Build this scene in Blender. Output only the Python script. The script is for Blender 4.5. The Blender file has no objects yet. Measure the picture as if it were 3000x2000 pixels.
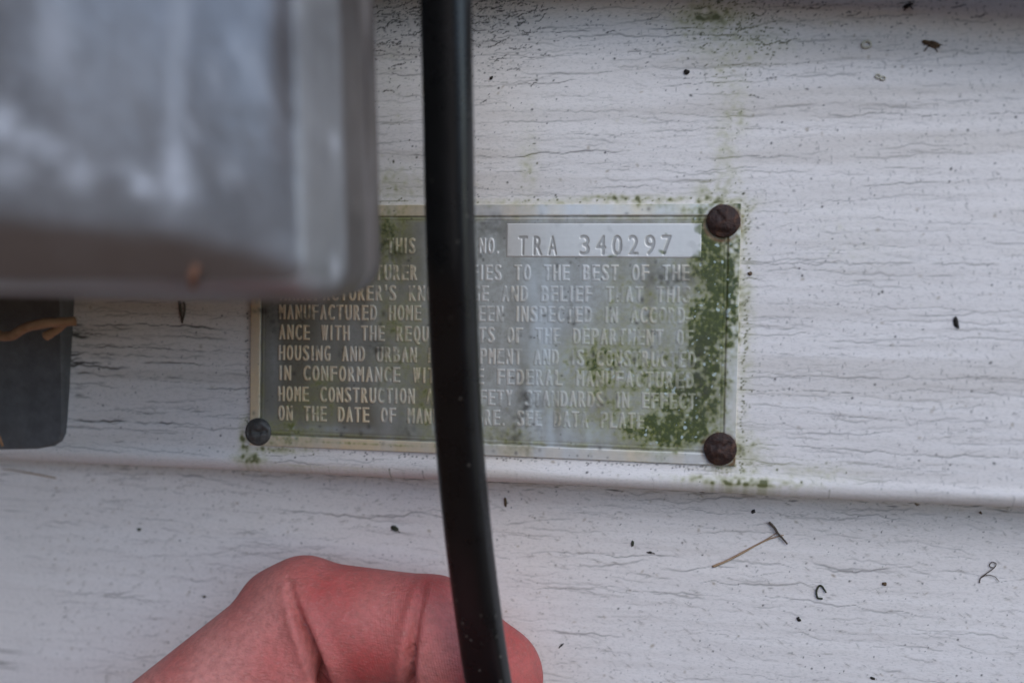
import bpy, math, random
import numpy as np
from mathutils import Vector, Matrix

random.seed(7)
rng = np.random.default_rng(11)
C = bpy.context.scene.collection
MM = 0.001

# ------------------------------------------------------------------ camera / world / sun / exposure
TILT = math.atan(12.0 / 101.6)              # each siding board leans out towards its bottom edge
ct, st = math.cos(TILT), math.sin(TILT)
O_W = np.array([0.0, 0.0, 0.75])            # centre of the metal plate, metres
EX = np.array([1.0, 0, 0]); EU = np.array([0, st, ct]); EN = np.array([0, -ct, st])
FM = np.stack([EX, EU, EN], 1)              # face frame (right, up the board, out of the board) -> world
VEC = np.array([-0.0299, 0.1861, 0.0186]); POS = np.array([43.2888, 4.2020, 199.0816])
def rotvec(v):
    t = np.linalg.norm(v); k = v / t
    K = np.array([[0, -k[2], k[1]], [k[2], 0, -k[0]], [-k[1], k[0], 0]])
    return np.eye(3) + np.sin(t) * K + (1 - np.cos(t)) * K @ K
RC = FM @ rotvec(VEC)                       # camera axes in the world
CAM = FM @ POS                              # millimetres from the plate centre
LENS = 35.0
cam = bpy.data.cameras.new('camera'); cam.lens = LENS; cam.sensor_width = 36; cam.sensor_fit = 'HORIZONTAL'
cam.clip_start = 0.005; cam.clip_end = 2000
cam.dof.use_dof = True; cam.dof.focus_distance = 0.203; cam.dof.aperture_fstop = 7.0; cam.dof.aperture_blades = 0
co = bpy.data.objects.new('camera', cam); C.objects.link(co)
m4 = Matrix([[*RC[0], 0], [*RC[1], 0], [*RC[2], 0], [0, 0, 0, 1]])
m4.translation = Vector(CAM * MM + O_W); co.matrix_world = m4
sc = bpy.context.scene; sc.camera = co

SUN_EL, SUN_AZ = math.radians(42), math.radians(150)    # overcast: one broad soft light from the upper right, in front of the wall
w = bpy.data.worlds.new('World'); sc.world = w; w.use_nodes = True
nt = w.node_tree; sky = nt.nodes.new('ShaderNodeTexSky'); sky.sky_type = 'NISHITA'; sky.sun_disc = False
sky.sun_elevation = SUN_EL; sky.sun_rotation = SUN_AZ; sky.dust_density = 0.4; sky.air_density = 1.1; sky.ozone_density = 2.5
bg = nt.nodes['Background']; bg.inputs['Strength'].default_value = 0.15
nt.links.new(sky.outputs[0], bg.inputs[0])
sl = bpy.data.lights.new('sun', 'SUN'); sl.energy = 0.68; sl.angle = math.radians(40); sl.color = (1, 0.955, 0.90)
so = bpy.data.objects.new('sun', sl); C.objects.link(so)
sdir = Vector((math.sin(SUN_AZ) * math.cos(SUN_EL), math.cos(SUN_AZ) * math.cos(SUN_EL), math.sin(SUN_EL)))
so.rotation_euler = sdir.to_track_quat('Z', 'Y').to_euler(); so.location = (2, 6, 6)
sc.view_settings.view_transform = 'Standard'; sc.view_settings.look = 'None'; sc.view_settings.gamma = 1
sc.view_settings.exposure = 0.68

# ------------------------------------------------------------------ measuring helpers (millimetres, from the plate centre)
FPX = LENS / 36 * 2352
def ray(u, v):
    u = np.asarray(u, float); v = np.asarray(v, float)
    d = np.stack([(u - 1176) / FPX, -(v - 784) / FPX, -np.ones_like(u)], -1)
    return d @ RC.T
def W(u, v, h):                             # point at h mm in front of the plate centre's vertical plane
    d = ray(u, v); t = (-h - CAM[1]) / d[..., 1]
    return CAM + d * t[..., None]
def F(u, v, c=0.0):                         # (right, up) on a board face at height c
    d = ray(u, v) @ FM; p = CAM @ FM
    t = (c - p[2]) / d[..., 2]
    return (p + d * t[..., None])[..., :2]
def proj(P):
    q = (np.asarray(P) - CAM) @ RC
    return 1176 + FPX * q[..., 0] / -q[..., 2], 784 - FPX * q[..., 1] / -q[..., 2]
def f2w(a, b, c=0.0):                       # face -> mm from plate centre (world axes)
    a, b, c = np.broadcast_arrays(np.asarray(a, float), np.asarray(b, float), np.asarray(c, float))
    return np.stack([a, b, c], -1) @ FM.T
CLOW = -101.6 * st                          # face height of the board below
B0 = float(F(1000, 1104)[1])                # lower lip of the board that carries the plate
def on_wall(u, v, lift=0.0):                # pixel -> point on whichever board is there
    p = F(u, v, 0.0)
    if p[1] > B0: return f2w(p[0], p[1], lift)
    p = F(u, v, CLOW); return f2w(p[0], p[1], CLOW + lift)

# ------------------------------------------------------------------ object helpers
def tag(o, label=None, cat=None, group=None, kind=None):
    if label: o['label'] = label
    if cat: o['category'] = cat
    if group: o['group'] = group
    if kind: o['kind'] = kind
    return o
def empty(name, p, label, cat, group=None):
    o = bpy.data.objects.new(name, None); C.objects.link(o); o.location = Vector(np.asarray(p) * MM + O_W)
    o.empty_display_size = 0.01
    return tag(o, label, cat, group)
def mesh_obj(name, V, faces, mat, parent=None, smooth=True, attr=None, origin=None):
    """V in mm from the plate centre (world axes); faces (n,4) array, or list of tuples."""
    V = np.asarray(V, float)
    org = np.asarray(origin, float) if origin is not None else V.mean(0)
    L = (V - org) * MM
    me = bpy.data.meshes.new(name)
    if isinstance(faces, np.ndarray):
        n, k = faces.shape
        me.vertices.add(len(L)); me.vertices.foreach_set('co', L.astype(np.float32).ravel())
        me.loops.add(n * k); me.loops.foreach_set('vertex_index', faces.astype(np.int32).ravel())
        me.polygons.add(n); me.polygons.foreach_set('loop_start', np.arange(0, n * k, k, dtype=np.int32))
        me.update(calc_edges=True)
    else:
        me.from_pydata([tuple(x) for x in L], [], [tuple(int(i) for i in f) for f in faces]); me.update()
    if smooth: me.polygons.foreach_set('use_smooth', np.ones(len(me.polygons), dtype=bool))
    for nm, a in (attr or {}).items():
        ca = me.attributes.new(nm, 'FLOAT_COLOR', 'POINT')
        col = np.ones((len(L), 4), np.float32); a = np.asarray(a).reshape(len(L), -1); col[:, :a.shape[1]] = a
        ca.data.foreach_set('color', col.ravel())
    me.materials.append(mat); me.update()
    o = bpy.data.objects.new(name, me); C.objects.link(o)
    if parent is not None:
        o.parent = parent; o.location = Vector(org * MM + O_W) - parent.location_world if hasattr(parent, 'location_world') else Vector(org * MM + O_W) - PW[parent.name]
    else: o.location = Vector(org * MM + O_W)
    PW[o.name] = Vector(org * MM + O_W)
    return o
PW = {}
_e = empty
def empty(name, p, *a, **k):
    o = _e(name, p, *a, **k); PW[o.name] = Vector(np.asarray(p, float) * MM + O_W); return o
def grid_faces(nr, nc, flip=False):
    i = np.arange(nr * nc).reshape(nr, nc)
    f = np.stack([i[:-1, :-1], i[:-1, 1:], i[1:, 1:], i[1:, :-1]], -1).reshape(-1, 4)
    return f[:, ::-1].copy() if flip else f
def fnoise(shape, sy, sx):                  # smooth random field, std 1, correlation in cells
    r = rng.standard_normal(shape).astype(np.float32)
    fy = np.fft.fftfreq(shape[0])[:, None]; fx = np.fft.rfftfreq(shape[1])[None]
    g = np.exp(-2 * (np.pi ** 2) * ((fy * sy) ** 2 + (fx * sx) ** 2))
    o = np.fft.irfft2(np.fft.rfft2(r) * g, s=shape); return (o / o.std()).astype(np.float32)
def n1(n, s):
    r = rng.standard_normal(n + int(8 * s) + 8); k = np.exp(-0.5 * (np.arange(-int(3 * s) - 1, int(3 * s) + 2) / s) ** 2)
    o = np.convolve(r, k / k.sum(), 'same')[int(4 * s) + 2:][:n]; return o / (o.std() + 1e-9)
def blur(a, s):
    fy = np.fft.fftfreq(a.shape[0])[:, None]; fx = np.fft.rfftfreq(a.shape[1])[None]
    return np.fft.irfft2(np.fft.rfft2(a) * np.exp(-2 * np.pi ** 2 * s * s * (fx ** 2 + fy ** 2)), s=a.shape).astype(np.float32)

def sstep(x, a, b): t = np.clip((x - a) / (b - a), 0, 1); return t * t * (3 - 2 * t)

# ------------------------------------------------------------------ materials
def newmat(name):
    m = bpy.data.materials.new(name); m.use_nodes = True; t = m.node_tree
    return m, t, t.nodes['Principled BSDF']
def nd(t, typ, **k):
    n = t.nodes.new(typ)
    for a, b in k.items():
        if a.startswith('i_'): n.inputs[a[2:].replace('_', ' ')].default_value = b
        else: setattr(n, a, b)
    return n
def noise(t, scale, detail=4, rough=0.55, coord=None, stretch=None):
    tc = nd(t, 'ShaderNodeTexCoord'); mp = nd(t, 'ShaderNodeMapping')
    if stretch: mp.inputs['Scale'].default_value = stretch
    t.links.new(tc.outputs['Object'], mp.inputs[0])
    n = nd(t, 'ShaderNodeTexNoise'); n.inputs['Scale'].default_value = scale; n.inputs['Detail'].default_value = detail; n.inputs['Roughness'].default_value = rough
    t.links.new(mp.outputs[0], n.inputs['Vector']); return n.outputs['Fac']
def ramp(t, s, stops):
    r = nd(t, 'ShaderNodeValToRGB'); e = r.color_ramp.elements
    while len(e) < len(stops): e.new(0.5)
    for x, (p, c) in zip(e, stops): x.position = p; x.color = (*c, 1) if len(c) == 3 else c
    t.links.new(s, r.inputs[0]); return r.outputs['Color']
def mix(t, fac, a, b):
    m = nd(t, 'ShaderNodeMix', data_type='RGBA')
    for s, x in ((m.inputs['Factor'], fac), (m.inputs['A'], a), (m.inputs['B'], b)):
        if hasattr(x, 'links') or hasattr(x, 'is_linked'): t.links.new(x, s)
        elif isinstance(x, tuple): s.default_value = (*x, 1)
        else: s.default_value = x
    return m.outputs['Result']
def mathn(t, op, a, b=0.0, clamp=False):
    m = nd(t, 'ShaderNodeMath', operation=op, use_clamp=clamp)
    for s, x in zip(m.inputs, (a, b)):
        if hasattr(x, 'is_linked'): t.links.new(x, s)
        else: s.default_value = x
    return m.outputs[0]
def bump(t, p, h, dist, strength=1.0, prev=None):
    b = nd(t, 'ShaderNodeBump'); b.inputs['Strength'].default_value = strength; b.inputs['Distance'].default_value = dist
    t.links.new(h, b.inputs['Height'])
    if prev is not None: t.links.new(prev, b.inputs['Normal'])
    t.links.new(b.outputs[0], p.inputs['Normal']); return b.outputs[0]
def attr(t, name):
    a = nd(t, 'ShaderNodeAttribute', attribute_name=name); s = nd(t, 'ShaderNodeSeparateColor')
    t.links.new(a.outputs['Color'], s.inputs[0]); return s.outputs
def flat_mat(name, c1, c2, scale=800, rough=0.7, metal=0.0, bd=0.0001, stretch=None):
    m, t, p = newmat(name); n = noise(t, scale, 5, 0.6, stretch=stretch)
    t.links.new(ramp(t, n, [(0.3, c1), (0.7, c2)]), p.inputs['Base Color'])
    p.inputs['Roughness'].default_value = rough; p.inputs['Metallic'].default_value = metal
    bump(t, p, n, bd); return m

def siding_material():
    m, t, p = newmat('white_vinyl')
    g = noise(t, 220, 5, 0.6, stretch=(0.10, 1, 1)); big = noise(t, 14, 3, 0.5); fine = noise(t, 2600, 3, 0.6, stretch=(0.45, 1, 1))
    base = mix(t, ramp(t, big, [(0.3, (0, 0, 0)), (0.7, (1, 1, 1))]), (0.715, 0.655, 0.615), (0.785, 0.725, 0.69))
    base = mix(t, ramp(t, fine, [(0.36, (0.35, 0.35, 0.35)), (0.5, (0, 0, 0))]), base, (0.50, 0.47, 0.43))
    a = attr(t, 'marks'); am = nd(t, 'ShaderNodeAttribute', attribute_name='marks')
    crk = noise(t, 330, 3, .55, stretch=(.03, 1, 1)); brk = noise(t, 90, 3, .6, stretch=(.5, 1, 1))
    ln = mathn(t, 'MULTIPLY', ramp(t, crk, [(.485, (0, 0, 0)), (.5, (1, 1, 1)), (.515, (0, 0, 0))]), ramp(t, brk, [(.45, (0, 0, 0)), (.62, (.75, .75, .75))]))
    sp = ramp(t, noise(t, 1100, 2, .5), [(.70, (0, 0, 0)), (.76, (.7, .7, .7))])
    base = mix(t, mathn(t, 'MULTIPLY', mathn(t, 'MAXIMUM', ln, sp), mathn(t, 'SUBTRACT', 1.0, am.outputs['Alpha'])), base, (0.16, 0.14, 0.12))
    base = mix(t, a[2], base, (0.34, 0.27, 0.19))
    base = mix(t, a[1], base, ramp(t, a[1], [(0, (.46, .44, .19)), (.45, (.30, .29, .06)), (1, (.08, .085, .018))]))
    base = mix(t, a[0], base, (0.05, 0.042, 0.036))
    t.links.new(base, p.inputs['Base Color'])
    p.inputs['Roughness'].default_value = 0.46; p.inputs['Specular IOR Level'].default_value = 0.4
    b = bump(t, p, g, 0.0003, 0.35); bump(t, p, fine, 0.00008, 0.6, b)
    return m
M_SIDING = siding_material()

# ------------------------------------------------------------------ setting: ground
def ground():
    m, t, p = newmat('bare_ground')
    n = noise(t, 2.2, 8, 0.65); n2 = noise(t, 60, 6, 0.7)
    c = ramp(t, n, [(0.3, (0.12, 0.046, 0.013)), (0.55, (0.155, 0.06, 0.017)), (0.75, (0.105, 0.053, 0.016))])
    c = mix(t, ramp(t, n2, [(0.4, (0, 0, 0)), (0.65, (0.8, 0.8, 0.8))]), c, (0.16, 0.07, 0.024))
    t.links.new(c, p.inputs['Base Color']); p.inputs['Roughness'].default_value = 0.95
    bump(t, p, n2, 0.02)
    # flat yard; unseen slope added opposite and at left to block low sky
    xs = np.concatenate([[-400000, -120000, -40000], np.linspace(-20000, 20000, 60), [40000, 120000, 400000]])
    ys = np.concatenate([[-400000, -120000, -40000, -15000], np.linspace(-9000, 0, 50), [2000, 6000, 20000, 100000, 400000]])
    A, B = np.meshgrid(xs, ys); sky_block = np.maximum(.34 * sstep(-B, 1100, 5500) * (1 - .95 * sstep(A, 800, 4000)), sstep(-A, 900, 4000)) * 4600 * (1 + .07 * np.sin(A / 1900.) + .05 * np.sin(A / 700. + B / 900.))
    V = np.stack([A, B, -750 + sky_block], -1).reshape(-1, 3)
    o = mesh_obj('ground', V, grid_faces(len(ys), len(xs)), m); tag(o, kind='structure')
ground()

# ------------------------------------------------------------------ growth and dirt maps shared by wall and plate (positions measured on the boards)
ALGAE = [(1640, 40, 60, 30, .75), (1700, 100, 90, 40, .55), (1672, 430, 25, 50, .62), (1668, 340, 22, 70, .52), (1690, 240, 26, 80, .48), (1662, 150, 30, 60, .45), (1640, 470, 40, 35, 1.1), (1460, 458, 110, 9, .95),
         (1260, 464, 150, 7, .6), (1695, 540, 20, 60, .75), (1712, 760, 14, 200, .5), (1700, 1050, 50, 50, .75), (1730, 1108, 100, 15, 1.1),
         (1850, 1085, 110, 30, .55), (1560, 1112, 130, 8, .95), (905, 250, 40, 90, .25), (905, 430, 60, 50, .5), (562, 1020, 9, 40, 1.2), (575, 1052, 25, 12, 1.3),
         (720, 1072, 120, 9, 1.0), (840, 1082, 100, 8, .8), (640, 1032, 60, 9, .9), (1215, 390, 16, 60, .5),
         (1660, 690, 26, 90, 1.7), (1625, 800, 36, 130, 1.25), (1560, 905, 80, 60, .95), (1545, 985, 85, 32, 1.35), (1450, 850, 150, 60, .75),
         (1400, 950, 100, 50, .66), (1500, 690, 70, 80, .6), (1625, 595, 26, 40, 1.4), (1612, 505, 14, 34, 1.2), (1655, 960, 18, 80, .75),
         (650, 995, 60, 30, .8), (760, 870, 50, 40, .5), (720, 930, 60, 40, .45), (900, 720, 60, 50, .5), (900, 570, 60, 60, .7), (945, 850, 60, 80, .45),
         (800, 1016, 150, 8, .8), (1020, 900, 60, 90, .55), (1150, 1010, 80, 30, .5), (1680, 470, 40, 20, .8)]
def algae_env(a, b, c, items=ALGAE):
    e = np.zeros(np.broadcast(a, b).shape, np.float32)
    for (u, v, su, sv, k) in items:
        p = F(u, v, c); q = F(u + su * 1.2, v + sv * 1.15, c)
        sa, sb = abs(q[0] - p[0]), abs(q[1] - p[1])
        e = np.maximum(e, k * np.exp(-0.5 * (((a - p[0]) / sa) ** 2 + ((b - p[1]) / sb) ** 2)).astype(np.float32)) if k > 0 else e
    return e

class Sheet:                                # a raster laid on a board face: rows = b, columns = a
    def __init__(s, a, b, c):
        s.a, s.b, s.c = a, b, c; s.da = a[1] - a[0]; s.db = b[1] - b[0]
        sh = (len(b), len(a)); s.dirt = np.zeros(sh, np.float32); s.hgt = np.zeros(sh, np.float32); s.tan = np.zeros(sh, np.float32); s.alg = np.zeros(sh, np.float32)
    def dab(s, arr, a, b, ra, rb, k, ang=0.0):
        R = 3 * max(ra, rb); i0, i1 = np.searchsorted(s.a, [a - R, a + R]); j0, j1 = np.searchsorted(s.b, [b - R, b + R])
        if i1 <= i0 or j1 <= j0: return
        x = s.a[None, i0:i1] - a; y = s.b[j0:j1, None] - b; cs, sn = math.cos(ang), math.sin(ang)
        X, Y = x * cs + y * sn, -x * sn + y * cs
        arr[j0:j1, i0:i1] = np.maximum(arr[j0:j1, i0:i1], k * np.exp(-0.5 * ((X / ra) ** 2 + (Y / rb) ** 2) ** 1.6))
    def groove(s, a0, a1, b, width, dirt, depth, wig):
        i0, i1 = np.searchsorted(s.a, [a0, a1]); n = i1 - i0
        if n < 8: return
        y = b + wig * (0.35 * n1(n, 1.6 / s.da) + 0.8 * n1(n, 7 / s.da)) + 0.10 * n1(n, 0.5 / s.da)
        amp = np.clip(0.55 + 0.55 * n1(n, 5 / s.da) + 0.35 * n1(n, 0.9 / s.da), 0, 1.4) * np.clip(np.minimum(np.arange(n), np.arange(n)[::-1]) * s.da / 4, 0, 1)
        wd = width * (1 + 0.3 * n1(n, 3 / s.da)).clip(0.5, 2)
        r = ((y - s.b[0]) / s.db); cols = np.arange(i0, i1); K = int(3 * width / s.db) + 2
        for k in range(-K, K + 1):
            ri = np.round(r).astype(int) + k; ok = (ri >= 0) & (ri < len(s.b)); d = (ri - r) * s.db
            g = amp * np.exp(-0.5 * (d / wd) ** 2)
            s.dirt[ri[ok], cols[ok]] = np.maximum(s.dirt[ri[ok], cols[ok]], (dirt * g)[ok])
            s.hgt[ri[ok], cols[ok]] -= (depth * g)[ok]
    def crack(s, a, b, n, step, k, w, ang):
        for i in range(n):
            ang += random.gauss(0, 0.30) - .18 * math.sin(2 * (ang - .12)) ; a += step * math.cos(ang); b += step * math.sin(ang) * 0.75
            s.dab(s.dirt, a, b, w * random.uniform(.6, 1.5), w * random.uniform(.5, 1.1), k * random.uniform(.5, 1), ang)
            if random.random() < 0.06: s.crack(a, b, n // 3, step, k * .8, w * .8, ang + random.choice((-1, 1)) * 0.9)

def finish_sheet(s):                        # grain, specks, growth common to both boards
    sh = s.dirt.shape; A, B = np.meshgrid(s.a, s.b)
    s.dirt *= 1.3
    s.hgt += 0.020 * fnoise(sh, 0.5 / s.db, 6 / s.da) + 0.045 * fnoise(sh, 1.6 / s.db, 14 / s.da) + 0.006 * fnoise(sh, 0.35 / s.db, 0.8 / s.da)
    U, Vv = proj(f2w(A, B, s.c))
    env = algae_env(A, B, s.c)
    gr = 0.7 * fnoise(sh, 0.28 / s.db, 0.3 / s.da) + 0.15 * fnoise(sh, 1.3 / s.db, 1.6 / s.da) + 0.5 * fnoise(sh, 0.3 / s.db, 1.8 / s.da)
    fg = fnoise(sh, 0.3 / s.db, 0.3 / s.da); lg = fnoise(sh, 6 / s.db, 8 / s.da); s.alg = np.clip(  .74 * sstep(env + .07 * lg, .05, 1.15) * np.clip(.8 + .26 * gr + .28 * fg, 0.1, 1.7) + .26 * sstep(env + .16 * gr + .30 * fg + .05 * lg, .75, 1.75), 0, .95)
    s.alg = np.clip(blur(s.alg, .6) * 1.15, 0, .95); s.alg = np.maximum(s.alg, np.clip(s.dirt * 1.2 * sstep(env, .1, .5), 0, .8))
    s.dirt *= 1 - 0.5 * sstep(env, .2, .7)
    return U, Vv

XF = np.arange(-118, 116.01, 0.2)
XC = np.concatenate([-np.geomspace(2600, 121, 26), XF, np.geomspace(119, 2600, 26)])
def upper_sheet():
    b = np.arange(B0 + 2.0, B0 + 101.0, 0.2); s = Sheet(XF, b, 0.0)
    for i in range(64):
        bb = B0 + 2.5 + 98 * (i + random.uniform(-.35, .35)) / 64
        for k in range(random.choice((1, 1, 2))):
            a0 = random.uniform(-150, 60); s.groove(a0, a0 + random.uniform(50, 200), bb + random.uniform(-.3, .3), random.uniform(.06, .10), random.uniform(.12, .42), 0.035, 0.4)
    for i in range(1500):
        bb = random.uniform(B0 + 3, B0 + 100); a0 = random.uniform(-118, 100); s.groove(a0, a0 + random.uniform(4, 26), bb, 0.07, random.uniform(.08, .30), 0.02, 0.3)
    for (v0, k) in ((742, .8), (792, .7), (808, .75), (828, .8), (858, .55), (905, .8), (935, .65), (962, .8), (1003, .8), (980, .4), (765, .5)):
        p = F(165, v0); q = F(560, v0 + 12)
        s.groove(p[0] - 25, q[0] + random.uniform(-8, 4), p[1] - 0.4, 0.11, k * .75, 0.09, 0.3)
    for i in range(4200):
        a, b_ = random.uniform(-118, 116), random.uniform(B0 + 2, B0 + 100); r = random.choice((.06, .08, .1, .1, .13, .18))
        s.dab(s.dirt, a, b_, r, r * random.uniform(.7, 1.6), random.uniform(.12, .5) if random.random() < .85 else .85, random.uniform(0, 3))
    for i in range(900):                    # short near-vertical ticks towards the right
        a, b_ = 20 + 95 * math.sqrt(random.random()), random.uniform(B0 + 2, B0 + 100)
        s.dab(s.dirt, a, b_, .09, random.uniform(.2, .5), random.uniform(.15, .45), random.gauss(0.35, .3))
    for i in range(260):
        a, b_ = random.uniform(-118, 116), random.uniform(B0 + 2, B0 + 100)
        s.dab(s.tan, a, b_, random.uniform(.15, .4), random.uniform(.12, .3), random.uniform(.3, .7), random.uniform(0, 3))
    for (u, v, n) in [(870, 20, 26), (900, 60, 22), (880, 110, 24), (960, 80, 20), (930, 150, 20), (900, 210, 14), (880, 40, 25), (1000, 30, 16), (1090, 60, 24), (1120, 45, 22), (1100, 90, 18),
                      (1600, 20, 16), (1640, 30, 22), (1690, 70, 22), (1720, 90, 22), (1760, 110, 18), (1830, 95, 18), (1850, 20, 14), (2060, 12, 16), (2180, 20, 12), (1740, 40, 16),
                      (1730, 220, 10), (1790, 180, 9), (1350, 30, 10), (1400, 70, 9), (1480, 50, 10), (1230, 120, 9), (1950, 40, 14), (2250, 30, 10), (1280, 20, 12), (1210, 45, 10)]:
        p = F(u + random.uniform(-12, 12), v + random.uniform(-8, 8)); s.crack(p[0], p[1], n // 2 + 4, 0.26, .95, .13, random.choice((0.5, -0.3, 3.4, 0.2, 2.8)))
    for i in range(60):
        u = random.choice((random.uniform(860, 985), random.uniform(1085, 1260))); v = abs(random.gauss(0, 95)); p = F(u, v)
        s.crack(p[0], p[1], random.randint(4, 14), 0.26, 1.1, .12, random.choice((.6, .3, -.2, 3.3, 2.7, 1.0)))
    for i in range(1700):                    # mildew gathers under the lap above
        u = random.choice((random.gauss(930, 70), random.gauss(1120, 60), random.gauss(1700, 100), random.uniform(1090, 2352))); v = abs(random.gauss(0, 95)) - 10
        p = F(u, v); s.dab(s.dirt, p[0], p[1], random.choice((.08, .1, .12, .2, .3)), random.uniform(.06, .13), random.uniform(.3, .95), random.gauss(0, .5))
    for i in range(320):                    # grime along the plate's edges
        e = random.random()
        if e < .5: p = F(random.uniform(560, 1700), 0); bb = -26 - abs(random.gauss(0, .5)) if random.random() < .6 else 26 + abs(random.gauss(0, .6)); a = random.uniform(-52, 52)
        else: a = 51.5 + abs(random.gauss(0, .6)) if random.random() < .6 else -51.6 - abs(random.gauss(0, .4)); bb = random.uniform(-27, 27)
        s.dab(s.dirt, a, bb, .18, .14, random.uniform(.3, .8), 0)
    for (u, v) in ((1661, 509), (1654, 1029)):   # rust weeping from the screws
        p = F(u, v)
        for i in range(70):
            th = random.gauss(-1.2, .9); r = random.uniform(3.1, 3.9); s.dab(s.tan, p[0] + r * math.cos(th), p[1] + r * math.sin(th), .3, .3, random.uniform(.3, .9))
        for i in range(26): s.dab(s.tan, p[0] + random.gauss(.6, 1.0), p[1] - random.uniform(3, 8), .18, random.uniform(.5, 1.2), random.uniform(.2, .55))
    for i in range(24):                     # grime packed in the grain beside the block
        p = F(random.uniform(150, 185), random.uniform(700, 905)); s.groove(p[0] - 6, p[0] + random.uniform(4, 19), p[1], .12, random.uniform(.35, .8), .05, .3)
    U, Vv = finish_sheet(s)
    A, B = np.meshgrid(s.a, s.b)
    s.tan = np.maximum(s.tan, .20 * sstep(fnoise(s.dirt.shape, 1.2 / s.db, 18 / s.da), .2, 2))
    s.tan = np.maximum(s.tan, 0.12 * sstep(fnoise(s.dirt.shape, 4, 60) , -.5, 1.5) * np.exp(-(B - B0) / 5))
    return s
def lower_sheet():
    b = np.arange(B0 - 52, B0 + 8, 0.2); s = Sheet(XF, b, CLOW)
    for i in range(900):
        bb = random.uniform(B0 - 52, B0 + 5); a0 = random.uniform(-118, 110); s.groove(a0, a0 + random.uniform(3, 20), bb, 0.07, random.uniform(.08, .3), 0.02, 0.35)
    for i in range(40):
        bb = B0 - 52 + 58 * (i + random.uniform(-.4, .4)) / 40
        for k in range(random.choice((1, 2, 2))):
            a0 = random.uniform(-125, 100); s.groove(a0, a0 + random.uniform(15, 90), bb + random.uniform(-.3, .3), 0.085, random.uniform(.12, .4), 0.035, 0.6)
    for i in range(900):                    # slanting ticks pressed into the grain
        a, b_ = random.uniform(-118, 116), random.uniform(B0 - 52, B0 + 2)
        k = random.uniform(.12, .45); L = random.uniform(.25, .7); s.dab(s.dirt, a, b_, L, .08, k, random.gauss(-0.5, .25) if a > -20 else random.gauss(.5, .25))
        s.dab(s.tan, a + .1, b_ - .2, L, .2, k * .5, 0)
    for i in range(3000):
        a, b_ = random.uniform(-118, 116), random.uniform(B0 - 52, B0 + 4); r = random.choice((.07, .08, .09, .1, .12, .15))
        s.dab(s.dirt, a, b_, r, r * random.uniform(.7, 1.5), random.uniform(.12, .5) if random.random() < .88 else .9, random.uniform(0, 3))
    for i in range(200):
        a, b_ = random.uniform(-118, 116), random.uniform(B0 - 52, B0 + 4)
        s.dab(s.tan, a, b_, random.uniform(.15, .45), random.uniform(.12, .3), random.uniform(.3, .8), random.uniform(0, 3))
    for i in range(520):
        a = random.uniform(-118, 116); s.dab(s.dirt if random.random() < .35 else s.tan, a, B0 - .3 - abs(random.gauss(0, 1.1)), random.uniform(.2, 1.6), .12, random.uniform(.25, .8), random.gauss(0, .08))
    finish_sheet(s); s.alg *= 0.25
    return s
S_UP = upper_sheet(); S_LO = lower_sheet()

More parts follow.
